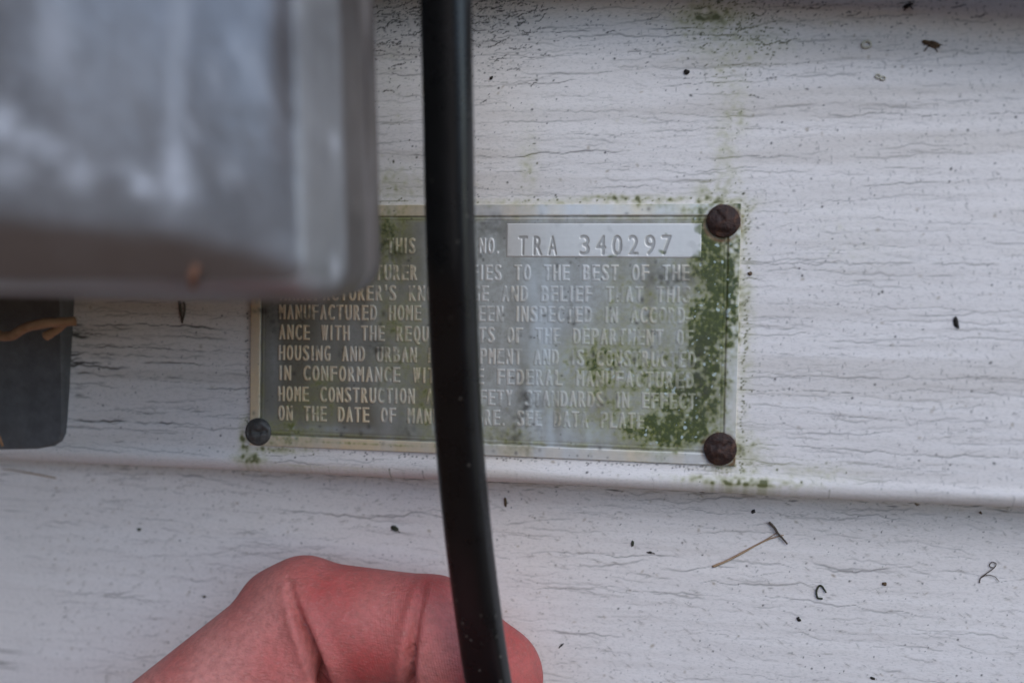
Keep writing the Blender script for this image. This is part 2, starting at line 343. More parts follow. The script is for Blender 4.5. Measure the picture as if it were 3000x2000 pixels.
def board(parent, k, sheet=None):
    """One siding board; its section leans out to a rolled lower lip."""
    lip = [(B0 + 2 - 2 * math.sin(th), -2 + 2 * math.cos(th)) for th in np.radians([115, 100, 85, 70, 56, 44, 32, 21, 10])]
    back = [(B0 + 2.2, -10.5), (B0 + 1.4, -6)]
    if sheet is not None:
        xs = XC; sb, scc = sheet.b, sheet.c
        if k == 0: bs = np.concatenate([[q[0] for q in back + lip], sb, [B0 + 106, B0 + 110]]); cs = np.concatenate([[q[1] for q in back + lip], np.zeros(len(sb)), [-.2, -.3]]); r0 = len(back + lip)
        else:
            sb = sheet.b; low = [(B0 - 100.9 + q[0] - B0, q[1]) for q in back + lip]
            bs = np.concatenate([[q[0] for q in low], [B0 - 80, B0 - 60], sb]); cs = np.concatenate([[q[1] for q in low], [0, 0], np.zeros(len(sb))]); r0 = len(low) + 2
            cs = cs + CLOW
    else:
        xs = np.concatenate([np.linspace(-2600, 2600, 60)]); r0 = None
        bs = np.array([q[0] for q in back + lip] + list(np.linspace(B0 + 3, B0 + 109, 10))); cs = np.array([q[1] for q in back + lip] + [0.0] * 10)
    A, B = np.meshgrid(xs, bs); Cc = np.repeat(cs[:, None], len(xs), 1)
    marks = np.zeros((*A.shape, 4), np.float32)
    if sheet is not None and k == 0: wv = .30 * np.sin(xs / 31. + 1) + .22 * np.sin(xs / 13.7) + .15 * np.sin(xs / 71.); fall = np.exp(-np.clip(bs - B0, 0, None) / 6.)[:, None]; B = B + wv[None] * .6 * fall; Cc = Cc + wv[None] * fall
    if sheet is not None:
        n = len(sheet.b); c0 = 26; c1 = c0 + len(XF)
        Cc[r0:r0 + n, c0:c1] += sheet.hgt
        marks[r0:r0 + n, c0:c1, 0] = np.clip(sheet.dirt, 0, .95); marks[r0:r0 + n, c0:c1, 1] = sheet.alg; marks[r0:r0 + n, c0:c1, 2] = np.clip(sheet.tan, 0, 1)
        edge_in = np.minimum(1, np.minimum(np.arange(len(XF)), np.arange(len(XF))[::-1]) / 60.)[None]; marks[r0:r0 + n, c0:c1, 3] = edge_in; marks[r0:r0 + n, c0:c1, :3] *= edge_in[..., None]
        if k == 0: # lip takes the marks of the first row
            marks[2:r0, c0:c1, :] = marks[r0, c0:c1, :][None] * 0.6
    Cc = Cc + .55 * np.exp(-((B - B0 - 2.6) / 1.4) ** 2) * (1 if not (sheet is not None and k == -1) else 0)
    P = f2w(A, B, Cc)
    if sheet is None: P = P + np.array([0, 0, 101.6 * k])
    if k == 1:                               # unseen board bent down and out at right to shade the top corner
        q = np.clip(A + 10, 0, 340); P = P - EU * (.088 * q * np.clip((B0 + 112 - B) / 20, 0, 1))[..., None] + EN * (.055 * q)[..., None]
    return mesh_obj('siding_board', P.reshape(-1, 3), grid_faces(len(bs), len(xs)), M_SIDING, parent, attr={'marks': marks.reshape(-1, 4)}, origin=P.reshape(-1, 3).mean(0))
wall = empty('siding_wall', (0, 0, -750), 'white weathered lap siding wall with wood grain, specked with dirt and algae', 'wall')
for k in range(-7, 42):
    board(wall, k, S_UP if k == 0 else S_LO if k == -1 else None)

# ------------------------------------------------------------------ the metal plate
TEXT = [("BY THIS LABEL NO.", 830, 1150, 565, 565), ("THE MANUFACTURER CERTIFIES TO THE BEST OF THE", 645, 1586, 626, 627), ("MANUFACTURER'S KNOWLEDGE AND BELIEF THAT THIS", 644, 1588, 672, 677),
        ("MANUFACTURED HOME HAS BEEN INSPECTED IN ACCORD-", 642, 1592, 716, 725), ("ANCE WITH THE REQUIREMENTS OF THE DEPARTMENT OF", 642, 1594, 762, 776),
        ("HOUSING AND URBAN DEVELOPMENT AND IS CONSTRUCTED", 641, 1600, 809, 826), ("IN CONFORMANCE WITH THE FEDERAL MANUFACTURED", 641, 1596, 855, 873),
        ("HOME CONSTRUCTION AND SAFETY STANDARDS IN EFFECT", 640, 1600, 903, 921), ("ON THE DATE OF MANUFACTURE. SEE DATA PLATE.", 640, 1494, 947, 966)]
PW_, PH_ = 101.6, 51.0
def text_tris(s, word=1.0, char=1.0, off=0.0):
    cu = bpy.data.curves.new('t', 'FONT'); cu.body = s; cu.size = 1; cu.space_word = word; cu.space_character = char; cu.offset = off; cu.resolution_u = 3
    o = bpy.data.objects.new('t', cu); C.objects.link(o); dg = bpy.context.evaluated_depsgraph_get(); dg.update()
    me = bpy.data.meshes.new_from_object(o.evaluated_get(dg)); me.calc_loop_triangles()
    v = np.array([x.co[:2] for x in me.vertices]); t = np.array([x.vertices[:] for x in me.loop_triangles])
    bpy.data.objects.remove(o); bpy.data.curves.remove(cu); bpy.data.meshes.remove(me)
    return v, t
def raster(buf, v, tris, x0, y0, d):        # v in mm -> buf (rows b up, cols a)
    for a, b, c in tris:
        p, q, r = v[a], v[b], v[c]
        lo = np.minimum(np.minimum(p, q), r); hi = np.maximum(np.maximum(p, q), r)
        i0, i1 = int((lo[0] - x0) / d), int((hi[0] - x0) / d) + 2; j0, j1 = int((lo[1] - y0) / d), int((hi[1] - y0) / d) + 2
        i0 = max(i0, 0); j0 = max(j0, 0)
        X = x0 + (np.arange(i0, i1) + .5) * d; Y = y0 + (np.arange(j0, j1) + .5) * d
        X, Y = np.meshgrid(X, Y)
        e = lambda s, t_: (t_[0] - s[0]) * (Y - s[1]) - (t_[1] - s[1]) * (X - s[0])
        e1, e2, e3 = e(p, q), e(q, r), e(r, p)
        m = ((e1 >= 0) & (e2 >= 0) & (e3 >= 0)) | ((e1 <= 0) & (e2 <= 0) & (e3 <= 0))
        sub = buf[j0:j1, i0:i1]; sub |= m[:sub.shape[0], :sub.shape[1]]
GLYPH = {}
def glyph(ch):
    if ch not in GLYPH: v, t = text_tris(ch); GLYPH[ch] = (v, t)
    return GLYPH[ch]
def letter_mask(lines, x0, y0, nx, ny, d, fat=3):
    """Condensed capitals on an even pitch, laid from point to point on the plate."""
    buf = np.zeros((ny * 2, nx * 2), bool)
    for (s, pa, pb, hgt, gap, fill) in lines:
        units = sum(gap if c == ' ' else .55 if c in ".'" else .75 if c == '-' else .62 if c == 'I' else 1.0 for c in s)
        L = np.linalg.norm(pb - pa); adv = L / units; e = (pb - pa) / L; nrm = np.array([-e[1], e[0]]); x = 0.0
        for c in s:
            w_ = gap if c == ' ' else .55 if c in ".'" else .75 if c == '-' else .62 if c == 'I' else 1.0
            if c != ' ':
                v, t = glyph(c); mn, mx = v[:, 0].min(), v[:, 0].max(); gw = adv * (fill if c not in "I.'" else .10)
                vx = (x + w_ / 2) * adv + ((v[:, 0] - mn) / (mx - mn) - .5) * gw; vy = (v[:, 1] / 0.682 - .5) * hgt
                raster(buf, pa + vx[:, None] * e + vy[:, None] * nrm, t, x0, y0, d / 2)
            x += w_
    b = buf.copy()
    for k in range(1, fat + 1): b[:, k:] |= buf[:, :-k]; b[:, :-k] |= buf[:, k:]
    b = b.astype(np.float32); return (b[::2, ::2] + b[1::2, ::2] + b[::2, 1::2] + b[1::2, 1::2]) / 4
def plate_material():
    m, t, p = newmat('etched_aluminium')
    a = attr(t, 'plate')                    # metal, growth, dirt
    wa = nd(t, 'ShaderNodeAttribute', attribute_name='haze'); w2 = attr(t, 'haze')                    # white corrosion bloom plus painted glare, tone partly from reflections, lichen dots
    n = noise(t, 900, 5, 0.6); br = noise(t, 1500, 2, 0.5, stretch=(0.05, 1, 1))
    paint = mix(t, w2[1], (0.15, 0.122, 0.082), (0.37, 0.37, 0.35))
    paint = mix(t, ramp(t, n, [(0.35, (0, 0, 0)), (0.7, (.5, .5, .5))]), paint, (0.17, 0.165, 0.13))
    metal = mix(t, w2[1], (0.92, 0.70, 0.42), (0.74, 0.71, 0.68)); metal = mix(t, mathn(t, 'MULTIPLY', n, .5), metal, (.50, .45, .38))
    c = mix(t, a[0], paint, metal); c = mix(t, w2[0], c, (0.46, 0.49, 0.50))
    c = mix(t, mathn(t, 'POWER', a[1], .8), c, ramp(t, mathn(t, 'ADD', mathn(t, 'MULTIPLY', a[1], .72), mathn(t, 'MULTIPLY', mathn(t, 'SUBTRACT', noise(t, 1500, 4, .7), .5), 1.1)), [(0, (.36, .34, .11)), (.38, (.215, .215, .04)), (.75, (.05, .065, .012))])); c = mix(t, w2[2], c, (0.52, 0.60, 0.58)); c = mix(t, a[2], c, (0.05, 0.043, 0.035)); c = mix(t, wa.outputs['Alpha'], c, (.17, .075, .03))
    t.links.new(c, p.inputs['Base Color'])
    clean = mathn(t, 'SUBTRACT', 1.0, mathn(t, 'ADD', a[1], mathn(t, 'ADD', a[2], w2[0]), True), True)
    t.links.new(mathn(t, 'MULTIPLY', mathn(t, 'MULTIPLY', a[0], clean), 0.45), p.inputs['Metallic'])
    t.links.new(mathn(t, 'SUBTRACT', 0.62, mathn(t, 'MULTIPLY', a[0], 0.24)), p.inputs['Roughness'])
    b = bump(t, p, br, 0.00004, 0.5); bump(t, p, n, 0.00006, 0.5, b)
    return m
M_PLATE = plate_material()
plate = empty('label_plate', f2w(0, 0, 0), 'tarnished metal certification label with raised lettering and green algae on white siding', 'sign plate')
def build_plate():
    d = 0.1; nx, ny = int(PW_ / d) + 1, int(PH_ / d) + 1
    ax = (np.arange(nx) - (nx - 1) / 2) * d; by = (np.arange(ny) - (ny - 1) / 2) * d
    A, B = np.meshgrid(ax, by); sh = A.shape
    lines = []
    for (s, ul, ur, vl, vr) in TEXT:
        lines.append((s, F(ul, vl), F(ur, vr), 3.15, 1.2, 0.66))
    L = letter_mask(lines, ax[0] - d / 2, by[0] - d / 2, nx, ny, d)
    edge = np.minimum(PW_ / 2 - np.abs(A), PH_ / 2 - np.abs(B))
    band = sstep(edge, 2.35, 2.15)
    line2 = np.exp(-0.5 * ((edge - 2.85) / 0.16) ** 2)
    # wear: letters rubbed and grown over, mostly to the right
    nz = 0.6 * fnoise(sh, 6, 6) + 0.5 * fnoise(sh, 14, 14) + 0.4 * fnoise(sh, 3, 3)
    right = sstep(A, -25, 25)
    worn = sstep(nz + 0.35 - 0.75 * right * sstep(B, 16, -2) - .15 * right, -1.7, -0.2) * 0.85 + 0.15
    env = algae_env(A, B, 0.0)
    gr = 0.5 * fnoise(sh, 3, 3) + 0.5 * fnoise(sh, 9, 9) + 0.35 * fnoise(sh, 26, 16)
    gf = fnoise(sh, 1.4, 1.4); gf = .7 * gf + .6 * fnoise(sh, 3, 2.2); lg = fnoise(sh, 45, 30); alg = np.clip(.68 * sstep(env + .12 * lg, .06, 1.2) * np.clip(.8 + .26 * gr + .3 * gf, .05, 1.6) + .72 * sstep(env + .12 * gr + .26 * gf + .10 * lg, .5, 1.8), 0, .96)
    alg = np.maximum(alg, 0.55 * sstep(edge, 3.6, 2.9) * (1 - band) * sstep(nz, -.8, 1.0) * (0.35 + .65 * sstep(env, 0, .5)))
    rust_ = np.zeros(sh, np.float32)
    for (u, v) in ((1661, 509), (1654, 1029)):
        p = F(u, v); rr = np.hypot(A - p[0], B - p[1] + .35); rust_ = np.maximum(rust_, .8 * np.exp(-((rr - 3.4) / .45) ** 2) * np.clip(.7 + .4 * gr, 0, 1))
    alg = blur(alg, 1.6) * 1.12; alg *= 1 - 0.5 * L * right
    metal = np.maximum(band, L * worn * (1.0 - 0.55 * right * sstep(B, 18, 8)))
    metal = np.maximum(metal, 0.5 * line2 * sstep(A, -20, 10) * sstep(B, 0, 12))
    dirt = 0.55 * np.exp(-0.5 * ((edge - 2.45) / 0.13) ** 2) * np.clip(0.65 + .35 * nz, 0, 1)
    for i in range(420):
        a, b = random.uniform(-50, 50), random.uniform(-25, 25); r = random.choice((.1, .13, .18, .3))
        i0, i1 = np.searchsorted(ax, [a - 3 * r, a + 3 * r]); j0, j1 = np.searchsorted(by, [b - 3 * r, b + 3 * r])
        if i1 > i0 and j1 > j0:
            dirt[j0:j1, i0:i1] = np.maximum(dirt[j0:j1, i0:i1], random.uniform(.2, .8) * np.exp(-0.5 * (((A - a) / r) ** 2 + ((B - b) / (r * random.uniform(.6, 1.5))) ** 2))[j0:j1, i0:i1])
    for (u, v, su, sv, k) in [(1215, 960, 20, 60, .8), (1185, 985, 30, 30, .65), (1540, 640, 50, 22, .7), (870, 800, 18, 14, .6), (1130, 520, 40, 22, .5), (1600, 860, 40, 60, .5), (640, 735, 12, 20, .8), (605, 715, 14, 6, .8), (940, 985, 14, 20, .5), (890, 580, 60, 40, .45)]:
        p = F(u, v); q = F(u + su, v + sv)
        dirt = np.maximum(dirt, np.clip(k * np.exp(-0.5 * (((A - p[0]) / (q[0] - p[0])) ** 2 + ((B - p[1]) / (p[1] - q[1])) ** 2)) * (0.6 + 0.6 * gr), 0, .8))
    haze = np.zeros(sh, np.float32)
    for (u, v, su, sv, k) in [(1250, 850, 30, 170, .85), (1225, 650, 16, 90, .6), (1330, 990, 90, 25, .5), (1520, 970, 18, 40, .5), (990, 980, 40, 25, .5), (1290, 900, 40, 100, .45), (1570, 995, 40, 18, .7), (780, 985, 60, 10, .3), (1400, 780, 60, 20, .25)]:  # the tall pale patches imitate a vertical glare
        p = F(u, v); q = F(u + su, v + sv)
        haze = np.maximum(haze, k * np.exp(-0.5 * (((A - p[0]) / (q[0] - p[0])) ** 2 + ((B - p[1]) / (p[1] - q[1])) ** 2)))
    haze = np.clip(haze * (0.75 + 0.35 * fnoise(sh, 22, 5)), 0, .8) * (1 - band)
    # pale halo around the printed lines on the right (etched ground line)
    halo = np.clip(blur(L, 6) - L, 0, 1); haze = np.maximum(haze, 0.35 * right * sstep(halo, .05, .3) * np.clip(.6 + .4 * nz, 0, 1) * (1 - band))
    tone = np.clip(sstep(A, -40, 12) * .9 + 0.16 * fnoise(sh, 40, 40) + .16 * fnoise(sh, 90, 9), 0, 1)  # browner left, paler right: partly reflected ground and sky painted in
    dots = fnoise(sh, 2.2, 2.2); lich = 0.75 * sstep(dots, 1.7, 2.3) * sstep(env, .55, .9)
    h = 0.10 * blur(L, 0.8) * np.clip(worn + .3, 0, 1) + 0.12 * sstep(edge, 2.6, 2.2) - 0.12 * np.exp(-0.5 * ((edge - 2.45) / 0.16) ** 2) - 0.05 * np.exp(-0.5 * ((edge - 3.2) / 0.12) ** 2) + 0.012 * fnoise(sh, 60, 60) + 0.05 * alg * (0.6 + 0.5 * gr)
    T = 0.65
    P = f2w(A, B, T + h)
    rim = []
    V = P.reshape(-1, 3); faces = grid_faces(ny, nx)
    idx = np.arange(nx * ny).reshape(ny, nx)
    loop = np.concatenate([idx[0, :-1], idx[:-1, -1], idx[-1, :0:-1], idx[:0:-1, 0]])
    base = f2w(A.ravel()[loop], B.ravel()[loop], -0.3)
    n0 = len(V); V = np.concatenate([V, base]); nn = len(loop); j = np.arange(nn); jn = (j + 1) % nn
    faces = np.concatenate([faces, np.stack([loop[jn], loop[j], n0 + j, n0 + jn], 1)])
    a1 = np.stack([metal, alg, dirt], -1).reshape(-1, 3); a2 = np.stack([haze, tone, lich, rust_], -1).reshape(-1, 4)
    a1 = np.concatenate([a1, np.tile([[1, .1, .2]], (nn, 1))]); a2 = np.concatenate([a2, np.zeros((nn, 4))])
    mesh_obj('plate_face', V, faces, M_PLATE, plate, attr={'plate': a1, 'haze': a2}, origin=f2w(0, 0, 0))
    # bare strip with the stamped number
    pl, pr = F(1165, 553), F(1612, 553); tb, tt = F(1380, 592), F(1380, 513)
    a0, a1_, b0, b1 = pl[0], pr[0], tb[1], tt[1]
    xs = np.arange(a0, a1_, 0.1); ys = np.arange(b0, b1, 0.1); A, B = np.meshgrid(xs, ys); sh = A.shape
    hh = F(1300, 541)[1] - F(1300, 585)[1]
    Ln = letter_mask([("TRA", F(1186, 565), F(1287, 565), hh, 1.0, 0.58), ("340297", F(1325, 564), F(1550, 564), hh, 1.0, 0.58)], xs[0] - .05, ys[0] - .05, len(xs), len(ys), 0.1, 1)
    e = np.minimum(np.minimum(A - a0, a1_ - A), np.minimum(B - b0, b1 - B))
    pit = sstep(blur(Ln, 1.2), .1, .75)
    h = -0.08 * pit + 0.02 * fnoise(sh, 50, 50) - 0.1 * sstep(e, .25, 0) 
    h[pit > .02] += 0.0
    m, t, p = newmat('brushed_bare_aluminium')
    n = noise(t, 1200, 4, .6); br = noise(t, 1300, 2, 0.5, stretch=(0.04, 1, 1)); at = attr(t, 'plate')
    c = mix(t, n, (0.70, 0.66, 0.61), (0.62, 0.58, 0.53)); c = mix(t, at[1], c, (0.12, .14, .04)); c = mix(t, at[2], c, (0.07, .06, .05))
    t.links.new(c, p.inputs['Base Color']); p.inputs['Metallic'].default_value = 0.4; p.inputs['Roughness'].default_value = 0.42
    bump(t, p, br, 0.00004, 0.5)
    env = algae_env(A, B, 0.0); al = 0.8 * sstep(env + .3 * fnoise(sh, 4, 4), .75, 1.3)
    d1 = np.clip(0.42 * pit + 0.25 * sstep(e, .22, .0) + .12 * sstep(fnoise(sh, 5, 5), 1, 2.5), 0, 1)
    mesh_obj('number_strip', f2w(A, B, T + 0.09 + h + .45 * 0).reshape(-1, 3), grid_faces(len(ys), len(xs)), m, plate, attr={'plate': np.stack([A * 0, al, d1], -1).reshape(-1, 3)})
    # screws
    rust, t, p = newmat('rusted_steel'); n = noise(t, 700, 6, .7); n2 = noise(t, 260, 4, .6)
    t.links.new(ramp(t, n, [(.3, (.016, .009, .008)), (.52, (.042, .018, .012)), (.7, (.10, .038, .016)), (.85, (.15, .07, .03))]), p.inputs['Base Color']); p.inputs['Roughness'].default_value = .55
    p.inputs['Metallic'].default_value = .25; b = bump(t, p, n, .0005, .9); bump(t, p, n2, .0009, .6, b)
    grey, t, p = newmat('dull_zinc_steel'); n = noise(t, 600, 6, .7)
    t.links.new(ramp(t, n, [(.3, (.05, .047, .043)), (.6, (.12, .113, .102)), (.8, (.22, .21, .19))]), p.inputs['Base Color']); p.inputs['Roughness'].default_value = .5; p.inputs['Metallic'].default_value = .4
    bump(t, p, n, .0004, .8)
    for (u, v, r, dome, mt, lab, slot) in [(1661, 509, 3.2, 1.5, rust, 'rusty brown domed screw head with a pale split and an orange fleck', 2.2), (1654, 1029, 3.15, 1.5, rust, 'rusty dark brown screw head with a wet glint', 0.6), (597, 990, 2.95, 0.8, grey, 'dark grey flat screw head in a pale ring', 0.15)]:
        p0 = F(u, v); nr, na = 40, 96
        rr = np.linspace(0.001, 1, nr); th = np.linspace(0, 2 * np.pi, na, endpoint=False); Rr, Th = np.meshgrid(rr, th, indexing='ij')
        X = Rr * np.cos(Th) * r; Y = Rr * np.sin(Th) * r
        Z = dome * np.sqrt(np.clip(1 - (Rr * .93) ** 2, 0, 1)) * (1 if dome > 1 else 1)
        if dome < 1: Z = dome * (1 - Rr ** 8 * .7)
        sx = X * math.cos(slot) + Y * math.sin(slot); sy = -X * math.sin(slot) + Y * math.cos(slot)
        Z -= (0.22 if dome > 1 else .25) * np.exp(-0.5 * (sy / (r * .11)) ** 2) * sstep(np.abs(sx), r * .9, r * .65) * (sstep(sx, -.6, .4) if dome > 1 else 1)
        wob = fnoise((nr, na), 5, 7); Z += 0.09 * wob * sstep(Rr, 0, .2); X *= 1 + .012 * np.roll(wob, 5, 1); Y *= 1 + .012 * wob
        Z = Z + 0.75
        P = f2w(p0[0] + X, p0[1] + Y, Z).reshape(-1, 3)
        sk = f2w(p0[0] + X[-1] * 1.0, p0[1] + Y[-1], np.full(na, 0.4)); P = np.concatenate([P, sk])
        i = np.arange(nr * na).reshape(nr, na); i = np.concatenate([i, (nr * na + np.arange(na))[None]])
        f = np.stack([i[:-1], i[1:], np.roll(i[1:], -1, 1), np.roll(i[:-1], -1, 1)], -1).reshape(-1, 4)
        o = mesh_obj('screw', P, f, mt, plate); o['label'] = lab
build_plate()

# ------------------------------------------------------------------ grey metal box (upper left, close to the camera)
HB, HO, HF = 47.0, 63.0, 76.0               # back of cover, outer edge of bevel, front face: mm out from the plate
def rrect(x0, x1, z0, z1, r, n):            # rounded rectangle, counter-clockwise seen from the front, fixed count per side
    pts = []
    for (cx, cz, a0) in ((x1 - r, z0 + r, -90), (x1 - r, z1 - r, 0), (x0 + r, z1 - r, 90), (x0 + r, z0 + r, 180)):
        for a in np.radians(np.linspace(a0, a0 + 90, 13)): pts.append((cx + r * math.cos(a), cz + r * math.sin(a)))
    out = []
    for k in range(4):
        A = pts[k * 13:(k + 1) * 13]; nxt = pts[((k + 1) * 13) % 52]; out += A
        for j in range(1, n): s = j / n; out.append((A[-1][0] * (1 - s) + nxt[0] * s, A[-1][1] * (1 - s) + nxt[1] * s))
    return np.array(out)
def build_box():
    xr = float(W(840, 350, HB)[0]); xo = float(W(782, 350, HO)[0]); xi = float(W(690, 350, HF)[0])
    zb = float(W(450, 703, HO)[2]); zi = float(W(450, 642, HF)[2])
    xl, zt = xr - 330, zb + 330
    root = empty('metal_box', (xr - 165, 0, zb), 'weathered grey metal box with streaky cover hung on the siding at upper left', 'metal box')
    m, t, p = newmat('oxidised_zinc')
    a = attr(t, 'oxide_refl'); n = noise(t, 90, 6, .6); n2 = noise(t, 30, 4, .55, stretch=(1, 1, .35))
    c = ramp(t, n2, [(.3, (.195, .19, .188)), (.7, (.31, .302, .298))])
    c = mix(t, ramp(t, n, [(.42, (0, 0, 0)), (.72, (.65, .65, .65))]), c, (.44, .435, .44))
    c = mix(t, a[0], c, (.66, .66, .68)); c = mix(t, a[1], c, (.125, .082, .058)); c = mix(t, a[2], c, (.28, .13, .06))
    t.links.new(c, p.inputs['Base Color'])
    t.links.new(mathn(t, 'SUBTRACT', .45, mathn(t, 'MULTIPLY', a[0], .4), True), p.inputs['Metallic'])
    t.links.new(mathn(t, 'ADD', .36, mathn(t, 'MULTIPLY', a[0], .3)), p.inputs['Roughness'])
    n3 = noise(t, 160, 3, .5); bump(t, p, n3, .0008, .35, bump(t, p, n, .0006, .35))
    nside = 150
    rings = []; lev = []
    outer = rrect(xl, xr, zb, zt, 5.5, nside)
    o2 = rrect(xl + 1, xo, zb + .6, zt - 1, 5.5, nside)
    inn = rrect(xl + 8, xi, zi, zt - 8, 3.2, nside)
    def add(pts, h): rings.append(np.stack([pts[:, 0], np.full(len(pts), -h), pts[:, 1]], 1))
    add(outer * [1, 1] + 0, HB - 6); add(outer, HB)
    for s in np.linspace(0, 1, 7): add(outer * (1 - s) + o2 * s, HB + (HO - 2.0 - HB) * s)
    for s in np.linspace(0, 1, 24)[1:]:     # rounded bevel between the side and the face
        q = s * s * (3 - 2 * s) * .35 + s * .65
        hh = HO - 2.0 + (HF - HO + 2.0) * math.sin(s * math.pi / 2) ** 0.9
        add(o2 * (1 - q) + inn * q, hh)
    cx, cz = (xl + 8 + xi) / 2, (zi + zt - 8) / 2
    for s in np.linspace(1, 0, 110)[1:]:
        q = (inn - [cx, cz]) * s + [cx, cz]
        add(q, HF - 0.0)
    Pn = np.stack(rings); nr, nc = Pn.shape[:2]
    # dents, cast ripple
    U, V = proj(Pn)
    face = (np.arange(nr) >= 31)[:, None] * np.ones((1, nc))
    dom = 1.6 * np.exp(-(((Pn[..., 0] - (xi - 34)) / 26) ** 2 + ((Pn[..., 2] - (zi + 26)) / 22) ** 2))
    sfx = Pn[..., 2] - zi - np.interp(Pn[..., 0], [xi - 40, xi], [15, 1]) ; sfx = np.clip(sfx, 0, 45)
    into = sstep(np.minimum(np.minimum(xi - Pn[..., 0], Pn[..., 2] - zi), np.minimum(Pn[..., 0] - xl - 8, zt - 8 - Pn[..., 2])), 0, 4)
    Pn[..., 1] += face * into * (.5 * .0062 * np.clip(sfx, 0, 36) ** 2 + .223 * np.clip(sfx - 36, 0, 9))   # the face falls back above its lower edge
    ripple = fnoise((nr, nc), 6, 14); Pn[..., 1] += face * into * .10 * ripple
    ox = np.zeros((nr, nc)); dk = np.zeros((nr, nc)); ru = np.zeros((nr, nc))
    def blob(u, v, su, sv, k, arr): np.maximum(arr, k * np.exp(-0.5 * (((U - u) / su) ** 2 + ((V - v) / sv) ** 2)), out=arr)
    for (u, v, su, sv, k) in [(392, 60, 16, 130, .35), (396, 250, 16, 120, .42), (402, 390, 22, 60, .75), (410, 430, 26, 32, .7), (332, 425, 22, 20, .8), (185, 400, 32, 28, .5), (120, 345, 30, 20, .55), (60, 320, 50, 22, .6), (0, 285, 30, 34, .8), (20, 390, 40, 30, .5), (110, 90, 36, 90, .4),
                              (290, 380, 40, 14, .35), (440, 300, 18, 14, .4), (480, 170, 14, 26, .3), (570, 150, 12, 22, .35), (600, 210, 22, 14, .3), (540, 110, 20, 12, .2), (660, 20, 40, 9, .5), (640, 290, 16, 12, .35), (525, 400, 20, 18, .4), (250, 200, 90, 110, .18), (760, 52, 11, 7, 1.), (768, 335, 7, 18, .9), (770, 620, 8, 30, .7), (700, 300, 8, 300, .3), (710, 650, 60, 14, .4)]:
        blob(u, v, su, sv, k, ox)
    rim = ((np.arange(nr) >= 9) & (np.arange(nr) < 31))[:, None]
    onright = sstep(Pn[..., 0], xi - 1, xi + 3)
    ox = np.maximum(ox, rim * onright * (0.30 + .08 * np.sin(Pn[..., 2] * 1.3)))
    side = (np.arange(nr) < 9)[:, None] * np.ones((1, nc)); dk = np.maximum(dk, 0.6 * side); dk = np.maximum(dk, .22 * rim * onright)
    onbot = sstep(Pn[..., 2], zi + .5, zi - 2.5) * (1 - sstep(Pn[..., 0], xi - 5, xi + 2)); dk = np.maximum(dk, rim * onbot * .85)  # bottom bevel browned to imitate reflected ground
    edgeline = np.interp(U, [0, 400, 690], [470, 520, 600]); ground_refl = sstep(Vv_ := (V - edgeline) / 40 + .5 * fnoise((nr, nc), 3, 10), -.6, 1.4) * face * (U < 720); dk = np.maximum(dk, .85 * ground_refl)  # lower face browned below a slanting line, a painted reflection of the ground
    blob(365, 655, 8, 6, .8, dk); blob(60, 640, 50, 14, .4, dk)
    i = np.arange(nr * nc).reshape(nr, nc)
    f = np.stack([i[:-1], np.roll(i[:-1], -1, 1), np.roll(i[1:], -1, 1), i[1:]], -1).reshape(-1, 4)
    mesh_obj('cover', Pn.reshape(-1, 3), f, m, root, attr={'oxide_refl': np.stack([ox, dk, ru], -1).reshape(-1, 3)})
    # body behind the cover, back to the wall
    ins = 20; b = rrect(xl + ins, xr - ins, zb + 1.5, zt - 6, 1.2, 4); n = len(b); VV = []; ff = []
    for h in (HB - 1, HB - 2, -14): VV += [(q[0], -h, q[1]) for q in b]
    back = [(q[0], -(HB - 1), q[1]) for q in rrect(xl + 1, xr - 1.2, zb + 1.2, zt - 1, 6, 4)]
    for L_ in range(2): ff += [(L_ * n + j, L_ * n + (j + 1) % n, (L_ + 1) * n + (j + 1) % n, (L_ + 1) * n + j)[::-1] for j in range(n)]
    VV += back; ff += [(3 * n + j, 3 * n + (j + 1) % n, (j + 1) % n, j) for j in range(n)]
    mesh_obj('body', VV, ff, flat_mat('dark_zinc', (.10, .10, .10), (.17, .17, .17), 200, .6, .4), root, smooth=False)
    return xr, zb, zi, xi
BOX = build_box()

# ------------------------------------------------------------------ dark grey block on the siding below the box
def build_block():
    m, t, p = newmat('scuffed_grey_plastic'); n = noise(t, 260, 6, .65); n2 = noise(t, 30, 3, .5, stretch=(1, 1, .2))
    c = ramp(t, n, [(.3, (.075, .074, .074)), (.7, (.13, .13, .132))]); c = mix(t, ramp(t, n2, [(.5, (0, 0, 0)), (.8, (.5, .5, .5))]), c, (.13, .12, .10))
    t.links.new(c, p.inputs['Base Color']); p.inputs['Roughness'].default_value = .55; bump(t, p, n, .0003, .5)
    pts = [(-700, 300), (-700, 1032), (-400, 1036), (0, 1036), (85, 1034), (122, 1027), (138, 1015), (145, 998), (145, 900), (143, 800), (141, 700), (137, 500), (135, 300)]
    H = 4.0
    ft = np.array([W(u, v, H) for u, v in pts]); cen = ft.mean(0)
    V = []; N = len(pts)
    for (h, sc_) in ((-9, 1.0), (H - 1.5, 1.0), (H - .4, .985), (H, .965)):
        for q in ft:
            V.append((cen[0] + (q[0] - cen[0]) * (1 if sc_ == 1 else 1 - (1 - sc_) * .6), -h, cen[2] + (q[2] - cen[2]) * sc_))
    V = np.array(V); ff = []
    for L in range(3): ff += [(L * N + j, (L + 1) * N + j, (L + 1) * N + (j + 1) % N, L * N + (j + 1) % N)[::-1] for j in range(N)]
    ff.append(tuple(range(3 * N, 4 * N)))
    o = mesh_obj('mounting_block', V, ff, m, smooth=False); tag(o, 'dark grey scuffed plastic block on the siding under the metal box', 'block')
build_block()

